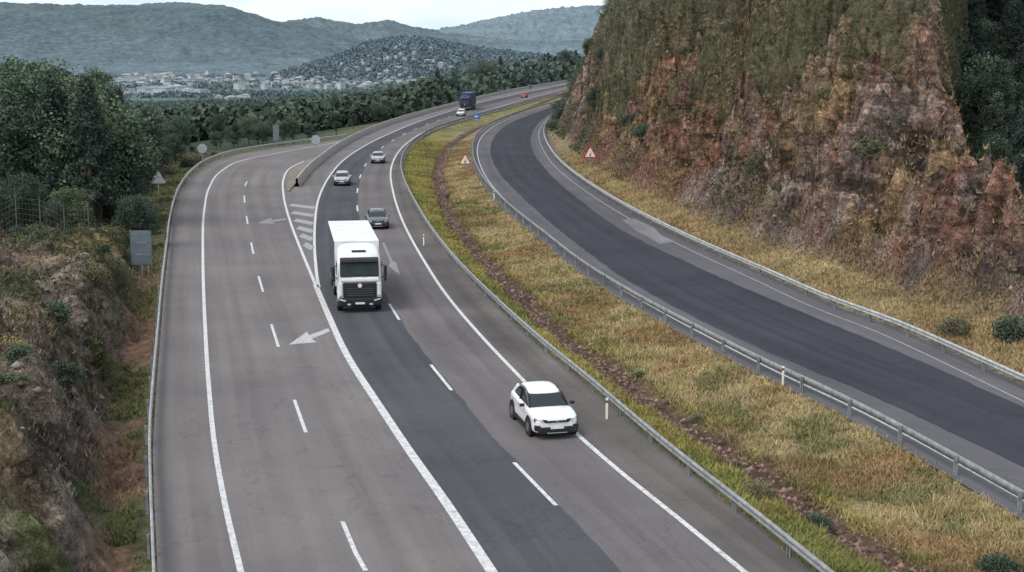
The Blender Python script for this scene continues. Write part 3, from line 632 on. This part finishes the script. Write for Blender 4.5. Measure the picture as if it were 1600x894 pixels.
for a,b in zip(fx,fy):
    z=zt(a,b);pp.append((a,b,z));obj('post',cyl('post',.045,2.7,M['fence'],'Z',8,0,(0,0,1.)),e,(a,b,z))
w=[]
for i in range(9):
    p,q=pp[i],pp[i+1]
    for hgt in np.arange(.2,2.2,.38):w.append(strut('w',(p[0],p[1],p[2]+hgt),(q[0],q[1],q[2]+hgt),.012,.012,M['fence']))
    for t in np.arange(.14,1,.14):
        c=np.array(p)*(1-t)+np.array(q)*t;w.append(strut('w',tuple(c),tuple(c+np.array([0,0,2.1])),.01,.01,M['fence']))
obj('wire_mesh',joinm('wire_mesh',w,M['fence']),e)
# ---------- vegetation ----------
def quads(cent,size,seed):
    r=np.random.default_rng(seed);n=len(cent);a=r.normal(size=(n,3));a/=np.linalg.norm(a,axis=1)[:,None];b=r.normal(size=(n,3));b-=a*(a*b).sum(1)[:,None];b/=np.linalg.norm(b,axis=1)[:,None]
    s=(size*(.6+.8*r.random(n)))[:,None];a=a*s*.5;b=b*s*.36
    V=np.stack([cent-a,cent-b*1.0+a*.1,cent+a,cent+b],1).reshape(-1,3);return V,np.arange(4*n).reshape(n,4)
def crown(name,h,w,kind,seed,nl=3200,leaf=.34,mat=None):
    r=np.random.default_rng(seed)
    if kind=='pine':
        nb=70;P=[];
        for i in range(nb):
            t=r.random()**.8;z=h*(.22+.78*t);R=w*.5*(1-t)**.8*(.6+.5*r.random())+.15;a=r.random()*6.28;m=nl//nb
            q=r.random(m);P.append(np.c_[np.cos(a)*R*q+r.normal(size=m)*.22,np.sin(a)*R*q+r.normal(size=m)*.22,z-q*R*.12+r.normal(size=m)*.22])
        P=np.vstack(P)
    else:
        nb=38;P=[]
        for i in range(nb):
            d=r.normal(size=3);d/=np.linalg.norm(d);rr=r.random()**.45
            c=np.array([d[0]*w*.38*rr,d[1]*w*.38*rr,h*.57+d[2]*h*.35*rr]);rad=w*(.08+.10*r.random());m=nl//nb
            q=r.normal(size=(m,3));q/=np.linalg.norm(q,axis=1)[:,None];P.append(c+q*rad*(.5+.8*r.random((m,1)))*np.array([1,1,.8]))
        P=np.vstack(P)
    V,Fa=quads(P,np.full(len(P),leaf),seed+1)
    cen=P.mean(0);rr=np.linalg.norm((P-cen)/np.array([w*.5,w*.5,h*.42]),axis=1);sh=np.clip(.55+.5*rr,.5,1.08)*np.clip(.8+.4*(P[:,2]-h*.3)/(h*.7),.7,1.2)*(.8+.4*r.random(len(P)))  # crown shade painted into leaf colours, darker inside and low down
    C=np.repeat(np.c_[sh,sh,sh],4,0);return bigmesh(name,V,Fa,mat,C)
def trunk(name,h,kind,seed):
    r=random.Random(seed);rad=h*.02
    n=5;pts=[Vector((0,0,-.4))]
    for i in range(1,n+1):pts.append(Vector((r.uniform(-.03,.03)*h,r.uniform(-.03,.03)*h,h*(.16*i if kind!='pine' else .19*i))))
    bm=bmesh.new()
    def tube(p,q,r0,r1):
        d=q-p;res=bmesh.ops.create_cone(bm,cap_ends=False,segments=8,radius1=r0,radius2=r1,depth=d.length)
        bmesh.ops.transform(bm,matrix=Matrix.Translation((p+q)/2)@d.to_track_quat('Z','Y').to_matrix().to_4x4(),verts=res['verts'])
    for i in range(n):tube(pts[i],pts[i+1],rad*(1-i*.16),rad*(1-(i+1)*.16))
    for i in range(7):
        k=r.randint(2,n-1);a=r.random()*6.28;l=h*(.2 if kind!='pine' else .12);q=pts[k]+Vector((math.cos(a)*l,math.sin(a)*l,l*.8));tube(pts[k],q,rad*.45,rad*.12)
    me=bpy.data.meshes.new(name);bm.to_mesh(me);bm.free();me.materials.append(M['bark']);return me
TV=[]
for i,(h,w,k,m) in enumerate([(9,7,'oak','leaf'),(10,6.2,'oak','leaf'),(8,7.5,'oak','leaf'),(11,4.6,'oak','leaf'),(12,5.2,'pine','leafp'),(11,6,'pine','leafp')]):
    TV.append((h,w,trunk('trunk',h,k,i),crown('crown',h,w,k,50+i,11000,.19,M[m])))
tn=[0]
def tree(x,y,h,kinds=None,lab=None,z=None):
    k=random.choice(kinds or range(len(TV)));hh,w,tm,cm=TV[k];s=h/hh
    name='pine_tree' if k>=4 else 'broadleaf_tree'
    e=empty(name,(x,y,(zt(x,y) if z is None else z)),random.random()*6.28);q=random.uniform(.9,1.25);e.scale=(s*q,s*q*random.uniform(.9,1.1),s)
    setinfo(e,lab or ('dark green conical pine on the wooded slope' if k>=4 else 'dark green leafy tree on the wooded slope'),'tree',group='trees beside the motorway')
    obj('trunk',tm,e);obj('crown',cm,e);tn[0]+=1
su=[-400,0,40,75,130,180,215,245,300,430,540,600,640,700,760,800,850,900,930]
sv=[60,68,70,84,76,108,150,180,184,180,174,155,126,103,84,58,52,40,-60]
def uof(x,y,z): return 800+F*x/(y*cp+(H-z)*sp)
def hmax(x,y,z,jit):
    v=np.interp(uof(x,y,z),su,sv)+jit
    return H-(v-80)/F*y*1.0-z
def plant(n,gen,kinds,hlo,hhi,jit,tries=40,mind=2.5,umin=-200,umax=2000):
    pts=[];c=0
    for _ in range(n*tries):
        if c>=n:break
        x,y=gen();z=zt(x,y);u=uof(x,y,z)
        if u<umin or u>umax:continue
        if any((x-a)**2+(y-b)**2<mind**2 for a,b in pts):continue
        hm=hmax(x,y,z,random.uniform(*jit));h=min(random.uniform(hlo,hhi),hm)
        if h<hlo*.6:continue
        pts.append((x,y));tree(x,y,h,kinds,z=z-.1);c+=1
def genA():
    y=random.uniform(112,240);u=random.uniform(-90,245);return (u-800)/F*y,y
plant(60,genA,[0,1,2,3,4,5],7,15,(0,45))
def genA2():
    y=random.uniform(102,150);u=random.uniform(-60,235);return (u-800)/F*y,y
plant(34,genA2,[0,2,1],2.5,6,(70,190),mind=2)
def genB():
    y=random.uniform(160,460);u=random.uniform(232,640);x=(u-800)/F*y
    if x>float(XL(y))-3: x=float(XL(y))-random.uniform(3,9)
    return x,y
plant(68,genB,[0,1,2,3],3,9,(-12,46),mind=3,umin=225)
def genC():
    y=random.uniform(330,720);d=random.uniform(4,60);return float(XL(y))-d,y
plant(32,genC,[0,1,2,4],6,14,(-8,30),mind=4.5,umin=420)
def genC2():
    y=random.uniform(725,860);x=random.uniform(-45,75);return x,y
plant(22,genC2,[0,1,2,4,5],8,16,(-6,20),mind=5)
def plantr(n,ylo,yhi,dlo,dhi,hlo,hhi,kinds,mind=2.5,umax=1720):
    pts=[];c=0
    for _ in range(n*60):
        if c>=n:break
        y=random.uniform(ylo,yhi);x=float(RR(y))+random.uniform(dlo,dhi);z=zt(x,y)
        if any((x-a)**2+(y-b)**2<mind**2 for a,b in pts):continue
        u=uof(x,y,z)
        if u<900 or u>umax or z>26:continue
        pts.append((x,y));tree(x,y,random.uniform(hlo,hhi),kinds,lab='green tree clinging to the rocky hillside',z=z-.2);c+=1
plantr(12,290,420,2.5,5,3,6,[0,2])
plantr(12,300,480,3,14,5,8,[0,1,2,3,5],3.5,1010)
plantr(10,190,300,6,20,3,5,[0,1,2],3,1150)
pts=[]
for _ in range(8000):
    if len(pts)>=50:break
    y=random.uniform(96,215);u=random.uniform(1500,1680);x=(u-800)/F*y;dr=x-float(RR(y))
    if dr<float(shoulder(y))+4 or dr>80 or any((x-a)**2+(y-b)**2<9 for a,b in pts):continue
    pts.append((x,y));tree(x,y,random.uniform(5,11),[0,1,4,5],lab='dark tree behind the rocky shoulder')
BV=[crown('foliage',2.,2.4,'oak',90+i,2600,.11,M['leaf']) for i in range(2)]+[crown('foliage',2.,2.6,'oak',95,2600,.10,M['leafd'])]
stemm=trunk('stem',1.5,'oak',77)
def bush(x,y,h,lab,k=0):
    e=empty('bush',(x,y,zt(x,y)-.1*h),random.random()*6);s=h/2.;e.scale=(s*random.uniform(1.1,1.6),s*random.uniform(1.1,1.5),s);setinfo(e,lab,'bush',group='bushes beside the road');obj('stem',stemm,e);obj('foliage',BV[k],e,(0,0,-.35))
for u,v,h,k in [(1490,528,1.5,2),(1578,545,1.8,0),(1275,800,.7,0),(1560,880,.9,0),(1150,715,.5,0),(960,625,.55,2),(1185,765,.8,2),(700,300,.7,0),(1000,575,.5,0),(1090,640,.5,2)]:
    x,y=gp(u,v);bush(x,y,h,'low green roadside bush in dry grass' if k==0 else 'yellowish dry bush in roadside grass',k)
for i in range(28):
    y=random.uniform(255,400);bush(float(RR(y))+random.uniform(1.2,4),y,random.uniform(1.5,3.2),'green bush beside the opposite carriageway',0)
for i in range(34):
    y=random.uniform(112,200);bush(float(XL(y))-random.uniform(1.5,8),y,random.uniform(1.,2.2),'green bush behind the slip road guardrail',random.choice([0,1,2]))
for i in range(44):
    y=random.uniform(42,104);bush(float(XL(y))-random.uniform(2.2,11),y,random.uniform(.5,1.3),'small green bush on the rocky bank',random.choice([0,1,1,2]))
for i in range(16):
    y=random.uniform(85,190);x=float(RR(y))+random.uniform(6,18)
    bush(x,y,random.uniform(1.2,2.4),'green bush growing on the rock face',random.choice([0,1,2]))
def scrub(name,n,gen,rad,nq,leaf,colf,label,mat='leafstuff',kind='stuff',flat=.9,zfun=None):
    XY=gen(n);x,y=XY[:,0],XY[:,1];z=terrain(x,y) if zfun is None else zfun(x,y);n=len(x);r=np.random.default_rng(n)
    R=rad(x,y,r);k=R>.05;x,y,z,R=x[k],y[k],z[k],R[k];n=len(x)
    c=np.repeat(np.c_[x,y,z+R*.3],nq,0);q=r.normal(size=(n*nq,3));q/=np.linalg.norm(q,axis=1)[:,None];q[:,2]=np.abs(q[:,2])*flat-.2
    P=c+q*np.repeat(R,nq)[:,None]*(.45+.6*r.random((n*nq,1)))
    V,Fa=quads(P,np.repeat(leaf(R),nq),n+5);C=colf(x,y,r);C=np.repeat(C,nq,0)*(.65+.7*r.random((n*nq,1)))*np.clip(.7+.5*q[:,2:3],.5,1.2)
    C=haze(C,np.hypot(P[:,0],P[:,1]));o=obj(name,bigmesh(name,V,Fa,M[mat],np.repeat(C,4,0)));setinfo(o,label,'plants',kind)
def genh(n):
    r=np.random.default_rng(3);y=60+r.random(n)*330;x=XR(y)+vwid(y)-.5+r.random(n)**1.2*40
    g=greenf(x,y,terrain(x,y))+(r.random(n)-.5)*.22
    k=g>.52;return np.c_[x,y][k]
def ch(x,y,r):
    t=(r.random(len(x))**1.3)[:,None];return np.array([.062,.082,.045])*(1-t)+np.array([.16,.145,.08])*t
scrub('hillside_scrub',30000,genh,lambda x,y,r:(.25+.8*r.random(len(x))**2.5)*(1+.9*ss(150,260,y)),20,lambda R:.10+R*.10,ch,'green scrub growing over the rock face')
def genk(n):
    r=np.random.default_rng(33);y=80+r.random(n)*230;x=XR(y)+shoulder(y)+3+r.random(n)*80;u=800+F*x/y;k=(u<1750)&(x-XR(y)<115);return np.c_[x,y][k]
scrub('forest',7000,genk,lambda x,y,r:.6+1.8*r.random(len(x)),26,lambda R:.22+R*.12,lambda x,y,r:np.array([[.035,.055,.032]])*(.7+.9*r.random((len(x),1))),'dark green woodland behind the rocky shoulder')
def genlb(n):
    r=np.random.default_rng(34);y=38+68*r.random(n);x=XL(y)-1.8-11*r.random(n);k=fbm(x*.3,y*.2,73)+.12*r.random(n)>.56;return np.c_[x,y][k]
scrub('bank_scrub',5000,genlb,lambda x,y,r:.12+.4*r.random(len(x))**2,20,lambda R:.07+R*.1,lambda x,y,r:ch(x,y,r)*1.05,'olive scrub over the rock cutting')
def genw(n):
    r=np.random.default_rng(5);y=300+1500*r.random(n)**1.25;u=60+870*r.random(n);x=(u-800)/F*y
    k=(x<XL(np.minimum(y,760))-6)|(y>745);return np.c_[x,y][k]
def cw(x,y,r):
    t=(r.random(len(x))**2)[:,None];q=ss(.5,.6,fbm(x*.01,y*.01,66))[:,None];return (np.array([.042,.062,.042])*(1-t)+np.array([.08,.10,.058])*t)*(1+.4*q)
s2u=[-400,230,330,430,520,600,640,700,760,800,850,930];s2v=[100,150,147,143,135,127,112,104,92,66,60,0]
def rw(x,y,r):
    z=terrain(x,y);hm=H-(np.interp(800+F*x/y,s2u,s2v)+22*fbm(x*.02,y*.02,75)+8*r.random(len(x))-6-80)/F*y-z;return np.where(hm<1.5,0,np.clip(np.minimum((3.5+5*r.random(len(x)))*(1+y/1800),hm*.75),.3,12))
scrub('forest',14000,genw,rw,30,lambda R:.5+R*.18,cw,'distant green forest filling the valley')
def genv(n):
    r=np.random.default_rng(6);y=1650+1700*r.random(n)**1.1;u=100+680*r.random(n);x=(u-800)/F*y
    k=fbm(x*.006,y*.006,61)+.15*r.random(n)>.53;return np.c_[x,y][k]
scrub('forest',6000,genv,lambda x,y,r:4+4*r.random(len(x)),14,lambda R:1.6+R*.3,cw,'hazy woodland patches around the town')
def grass(name,n,gen,hgt,colf,label,w=.018):
    XY=gen(n);x,y=XY[:,0],XY[:,1];z=terrain(x,y);r=np.random.default_rng(len(x));n=len(x);nb=6
    cx=np.repeat(x,nb)+r.normal(size=n*nb)*.10;cy=np.repeat(y,nb)+r.normal(size=n*nb)*.10;cz=np.repeat(z,nb)
    hh=np.repeat(hgt*(.5+r.random(n)),nb)*(.6+.6*r.random(n*nb));a=r.random(n*nb)*6.28;ww=w*(1+np.repeat(y,nb)/60.)
    lx=r.normal(size=n*nb)*.6*hh;ly=r.normal(size=n*nb)*.6*hh
    V=np.stack([np.c_[cx-np.cos(a)*ww,cy-np.sin(a)*ww,cz-.03],np.c_[cx+np.cos(a)*ww,cy+np.sin(a)*ww,cz-.03],np.c_[cx+lx,cy+ly,cz+hh]],1).reshape(-1,3)
    C=np.repeat(colf(x,y,z),nb,0)*(.8+.45*r.random((n*nb,1)));C=np.repeat(C,3,0)
    o=obj(name,bigmesh(name,V,np.arange(3*n*nb).reshape(-1,3),M['leafstuff'],C));setinfo(o,label,'grass','stuff')
def gm(n):
    r=np.random.default_rng(11);y=36+200*r.random(n)**1.8;a=R1(y)+.35;b=R2(y)-.35;x=a+(b-a)*r.random(n)
    k=np.abs(x-DIT(y))>.4+.8*fbm(x*.9,y*.9,32);k&=fbm(x*.8,y*.8,44)+.3*r.random(n)>.5;return np.c_[x,y][k]
gcf=lambda x,y,z:ground_cols(x,y,z)[0]*1.12
grass('grass',80000,gm,.14,gcf,'yellow and green grass in the median')
def gm2(n):
    r=np.random.default_rng(18);y=38+110*r.random(n)**1.5;a=R1(y)+.5;b=R2(y)-.5;x=a+(b-a)*r.random(n)
    k=(np.abs(x-DIT(y))>.9)&(fbm(x*.5+9,y*.5,49)>.6);return np.c_[x,y][k]
grass('grass',14000,gm2,.28,gcf,'taller grass tufts in the median',.018)
def gr(n):
    r=np.random.default_rng(12);y=50+150*r.random(n)**1.5;x=RR(y)+1.2+(vwid(y)+.5)*r.random(n);return np.c_[x,y]
grass('grass',22000,gr,.2,gcf,'dry straw grass on the verge below the rock')
def gl(n):
    r=np.random.default_rng(13);y=36+150*r.random(n)**1.5;x=XL(y)-.4-9*r.random(n);k=(fbm(x*.6,y*.6,45)>.53)|((fbm(x*.3,y*.18,35)>.53)&(r.random(n)>.4));return np.c_[x,y][k]
grass('grass',26000,gl,.18,gcf,'sparse rough grass on the rocky bank')
def gro(n):
    r=np.random.default_rng(14);y=70+130*r.random(n);x=RR(y)+5+20*r.random(n);k=fbm(x*.2,y*.2,46)+.1*r.random(n)>.6;return np.c_[x,y][k]
grass('grass',20000,gro,.30,lambda x,y,z:np.tile([.26,.195,.11],(len(x),1)),'dry tan grass clinging to the rock face',.02)
octv=np.array([(1,0,0),(0,1,0),(-1,0,0),(0,-1,0),(0,0,.7),(0,0,-.7)]);octf=np.array([(0,1,4),(1,2,4),(2,3,4),(3,0,4),(1,0,5),(2,1,5),(3,2,5),(0,3,5)])
def stones(x,y,s,colr,label,seed):
    r=np.random.default_rng(seed);n=len(x);z=terrain(x,y)
    V=(octv[None]*s[:,None,None]*(.5+1.0*r.random((n,6,3)))+np.c_[x,y,z][:,None]).reshape(-1,3);Fa=(octf[None]+np.arange(n)[:,None,None]*6).reshape(-1,3)
    C=np.repeat(np.array([colr])*(.35+1.2*r.random((n,1))),6,0);o=obj('stones',bigmesh('stones',V,Fa,M['leafstuff'],C));setinfo(o,label,'stones','stuff')
r=np.random.default_rng(15);n=8500;y=36+190*r.random(n)**1.5;dd_=fbm(y*.35,y*0+3,71)*.8+.12;stones(DIT(y)+r.normal(size=n)*dd_*.75+(fbm(y*.2,y*0+9,72)-.5)*1.2,y,.03+.14*r.random(n)**2,[.19,.125,.10],'loose reddish brown stones in the median ditch',1)
r=np.random.default_rng(16);n=900;y=38+66*r.random(n);stones(XL(y)-1.2-10*r.random(n),y,.05+.14*r.random(n)**3,[.18,.155,.14],'grey brown rubble on the bank',2)
r=np.random.default_rng(17);n=900;y=60+120*r.random(n);stones(RR(y)+vwid(y)-1+r.random(n)**2*8,y,.06+.2*r.random(n)**3,[.19,.145,.125],'broken rock lying at the hill foot',3)
# ---------- distant hills ----------
def mount(name,sil,r0,wid,base,label,seed,hk,nu=420,nr=70,fine=1.,tint=1.):
    su_=[p[0] for p in sil];sv_=[p[1] for p in sil]
    def zf(u,rr):
        ztop=H+(80-np.interp(u,su_,sv_))/F*r0;t=(rr-r0)/wid;b=np.where(t<0,ss(-1,0,t),1-ss(0,1.3,t))
        nz=fbm((u-800)/F*r0*.0022+seed,rr*.0018,seed,4,.45);return base+(ztop-base)*np.clip(b*(1-.9*(nz-.3)*(1-b)),0,1.05)+ fine*(fbm((u-800)/F*r0*.03,rr*.03,seed+2,3)-.5)*r0*.0042*ss(0,.3,b)
    U=np.linspace(sil[0][0],sil[-1][0],nu);Rr=np.linspace(r0-wid,r0+wid*1.2,nr);UU,RR_=np.meshgrid(U,Rr);z=zf(UU.ravel(),RR_.ravel());x=(UU.ravel()-800)/F*RR_.ravel();y=RR_.ravel()
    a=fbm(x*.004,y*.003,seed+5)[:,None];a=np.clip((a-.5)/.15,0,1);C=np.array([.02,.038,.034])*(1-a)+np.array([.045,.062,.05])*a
    w=1-np.exp(-np.hypot(x,y)/hk);w=w[:,None]*(1.2-.34*ss(-40,110,z)[:,None]);w=np.clip(w+.12*(ss(.5,.65,fbm(x*.0012,z*.02,seed+8)))[:,None],0,1)*tint;C=C*(1-w)+HZ*w  # haze and low mist painted into the hill colours
    i=np.arange(nu*nr).reshape(nr,nu);Fa=np.stack([i[:-1,:-1].ravel(),i[:-1,1:].ravel(),i[1:,1:].ravel(),i[1:,:-1].ravel()],1)
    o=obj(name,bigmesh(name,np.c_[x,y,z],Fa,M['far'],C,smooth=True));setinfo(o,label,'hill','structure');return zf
mount('hill',[(-700,0),(-300,6),(0,8),(90,10),(200,11),(300,8),(360,13),(400,24),(440,36),(480,40),(520,52),(570,66),(640,78),(720,86),(900,95),(1300,100)],4300,1500,-42,'wooded blue-green hill beyond the valley',3,5200,620,110)
mount('hill',[(200,70),(380,42),(440,38),(500,30),(560,40),(610,34),(650,44),(700,54),(800,64),(1200,70)],6200,1500,-42,'hazy wooded ridge beyond the town',5,5400,500,90)
mount('hill',[(300,60),(600,52),(690,47),(760,34),(830,20),(890,14),(1000,8),(1300,10)],9500,2500,-42,'pale distant mountain ridge',7,3000)
zC=mount('hill',[(400,118),(470,106),(530,88),(580,68),(630,60),(680,64),(740,76),(830,86),(900,96)],3300,900,-42,'low wooded hill carrying the town houses',9,5500,400,110,fine=0.,tint=.72)
def zcf(x,y): return np.maximum(zC(800+F*x/y,y),-41)
def genz(n):
    r=np.random.default_rng(61);y=2420+900*r.random(n);u=430+450*r.random(n);return np.c_[(u-800)/F*y,y]
scrub('forest',5200,genz,lambda x,y,r:4+5*r.random(len(x)),12,lambda R:2.+R*.35,lambda x,y,r:cw(x,y,r)*.55,'dark woodland on the low town hill',zfun=zcf)
# ---------- town ----------
def house_mesh(i,w,d,h,roof,wallm,roofm,floors):
    V=[(-w/2,-d/2,-5),(w/2,-d/2,-5),(w/2,d/2,-5),(-w/2,d/2,-5),(-w/2,-d/2,h),(w/2,-d/2,h),(w/2,d/2,h),(-w/2,d/2,h)]
    Fa=[(0,1,5,4),(1,2,6,5),(2,3,7,6),(3,0,4,7)];mi=[0]*4
    e=.6;b=8;V+=[(-w/2-e,-d/2-e,h+.05),(w/2+e,-d/2-e,h+.05),(w/2+e,d/2+e,h+.05),(-w/2-e,d/2+e,h+.05)]
    if roof=='gable':
        V+=[(-w/2-e,0,h+d*.28),(w/2+e,0,h+d*.28)];Fa+=[(b,b+1,b+5,b+4),(b+2,b+3,b+4,b+5),(b+3,b,b+4),(b+1,b+2,b+5)];mi+=[1,1,0,0]
    elif roof=='hip':
        V+=[(-w*.2,0,h+d*.25),(w*.2,0,h+d*.25)];Fa+=[(b,b+1,b+5,b+4),(b+2,b+3,b+4,b+5),(b+3,b,b+4),(b+1,b+2,b+5)];mi+=[1]*4
    else:
        V+=[(x_,y_,h+.9) for x_,y_,_ in V[8:12]];Fa+=[(b,b+1,b+5,b+4),(b+1,b+2,b+6,b+5),(b+2,b+3,b+7,b+6),(b+3,b,b+4,b+7),(b+4,b+5,b+6,b+7)];mi+=[1]*5
    Fa.append((b+3,b+2,b+1,b));mi.append(1)
    nw=max(2,int(w/3.2))
    for fl in range(floors):
        z0=1+fl*(h/floors)
        for k in range(nw):
            xx=-w/2+(k+.5)*w/nw;q=len(V);V+=[(xx-.6,-d/2-.03,z0),(xx+.6,-d/2-.03,z0),(xx+.6,-d/2-.03,z0+1.4),(xx-.6,-d/2-.03,z0+1.4)];Fa.append((q,q+1,q+2,q+3));mi.append(2)
    return pm('house',V,Fa,wallm,mats=[roofm,M['win']],mi=mi)
HM=[house_mesh(0,14,10,7,'hip',M['wall'],M['tile'],2),house_mesh(1,12,9,6,'gable',M['wall'],M['tile'],2),house_mesh(2,13,10,12,'flat',M['wall'],M['slate'],4),house_mesh(3,40,22,8,'flat',M['wall'],M['slate'],2),house_mesh(4,15,11,9,'hip',M['wall2'],M['slate'],3)]
def house(u,rr,zf,k,s=1.):
    x=(u-800)/F*rr;z=float(terrain(np.array([x]),np.array([float(rr)]))[0]) if zf is None else max(-41,float(zf(np.array([u*1.]),np.array([rr*1.]))[0]))
    o=obj('house' if k<2 or k==4 else 'building',HM[k],None,(x,rr,z),(0,0,random.uniform(-.9,.9)));o.scale=(s,s,s)
    setinfo(o,['white town house with red hipped roof','white town house with red gabled roof','white apartment block with flat roof','long white warehouse with grey roof','pale town house with grey roof'][k],'building',group='buildings of the valley town')
for i in range(85):
    u=random.gauss(615,45);house(min(max(u,510),725),2450+600*random.random()**1.4,zC,random.choice([0,1,2,4,4]),random.uniform(.45,.75))
for i in range(125):
    house(random.uniform(300,690),random.uniform(2000,2700),None,random.choice([0,1,2,4,2]),random.uniform(.5,.85))
for i in range(36):
    house(random.uniform(190,320),random.uniform(1700,2700),None,random.choice([3,3,2,4]),random.uniform(.6,1.05))
for i in range(7):
    house(random.uniform(330,520),random.uniform(1100,1600),None,random.choice([0,1]),random.uniform(.5,.8))
for i in range(40):
    house(random.uniform(200,440),random.uniform(2750,3500),None,random.choice([2,4]),random.uniform(.7,1.1))
# ---------- light, sky, camera ----------
w=bpy.data.worlds.new('World');scene.world=w;w.use_nodes=True;nt=w.node_tree;bg=nt.nodes['Background']
sky=nt.nodes.new('ShaderNodeTexSky');sky.sky_type='NISHITA';sky.sun_disc=False;sky.sun_elevation=math.radians(52);sky.sun_rotation=math.radians(-135);sky.air_density=1.;sky.dust_density=3.;sky.ozone_density=1.
hs=nt.nodes.new('ShaderNodeHueSaturation');hs.inputs['Saturation'].default_value=.5;hs.inputs['Value'].default_value=1.6
nt.links.new(sky.outputs[0],hs.inputs['Color'])
tc=nt.nodes.new('ShaderNodeTexCoord');sx=nt.nodes.new('ShaderNodeSeparateXYZ');nt.links.new(tc.outputs['Generated'],sx.inputs[0])
rp=ramp(nt,sx.outputs[2],[(0.,g3(1.)),(.12,g3(.85)),(.6,g3(0.4))])
cn=nt.nodes.new('ShaderNodeTexNoise');cn.inputs['Scale'].default_value=9.;cn.inputs['Detail'].default_value=5.;mp=nt.nodes.new('ShaderNodeMapping');mp.inputs['Scale'].default_value=(1,1,5);nt.links.new(tc.outputs['Generated'],mp.inputs[0]);nt.links.new(mp.outputs[0],cn.inputs['Vector'])
cc=ramp(nt,cn.outputs['Fac'],[(.35,(5.3,6.3,6.8)),(.6,(6.7,7.2,7.4))])
mx=nt.nodes.new('ShaderNodeMix');mx.data_type='RGBA';nt.links.new(rp.outputs[0],mx.inputs[0]);nt.links.new(hs.outputs[0],mx.inputs[6]);nt.links.new(cc.outputs[0],mx.inputs[7])
nt.links.new(mx.outputs[2],bg.inputs['Color']);bg.inputs['Strength'].default_value=.15
sl=bpy.data.lights.new('sun','SUN');sl.energy=1.25;sl.angle=math.radians(24);sl.color=(1,.96,.92);so=bpy.data.objects.new('sun',sl);link(so)
d=Vector((-math.sin(math.radians(45))*math.cos(math.radians(52)),-math.cos(math.radians(45))*math.cos(math.radians(52)),math.sin(math.radians(52))))
so.rotation_euler=d.to_track_quat('Z','Y').to_euler();so.location=(0,0,50)
cam=bpy.data.cameras.new('camera');co=bpy.data.objects.new('camera',cam);link(co);co.location=(0,0,H);co.rotation_euler=(math.pi/2-PT,0,0);cam.sensor_width=36;cam.lens=36*F/1600;cam.clip_end=40000;cam.clip_start=.5
scene.camera=co
scene.view_settings.view_transform='Standard';scene.view_settings.look='None';scene.view_settings.exposure=0
print('trees',tn[0])
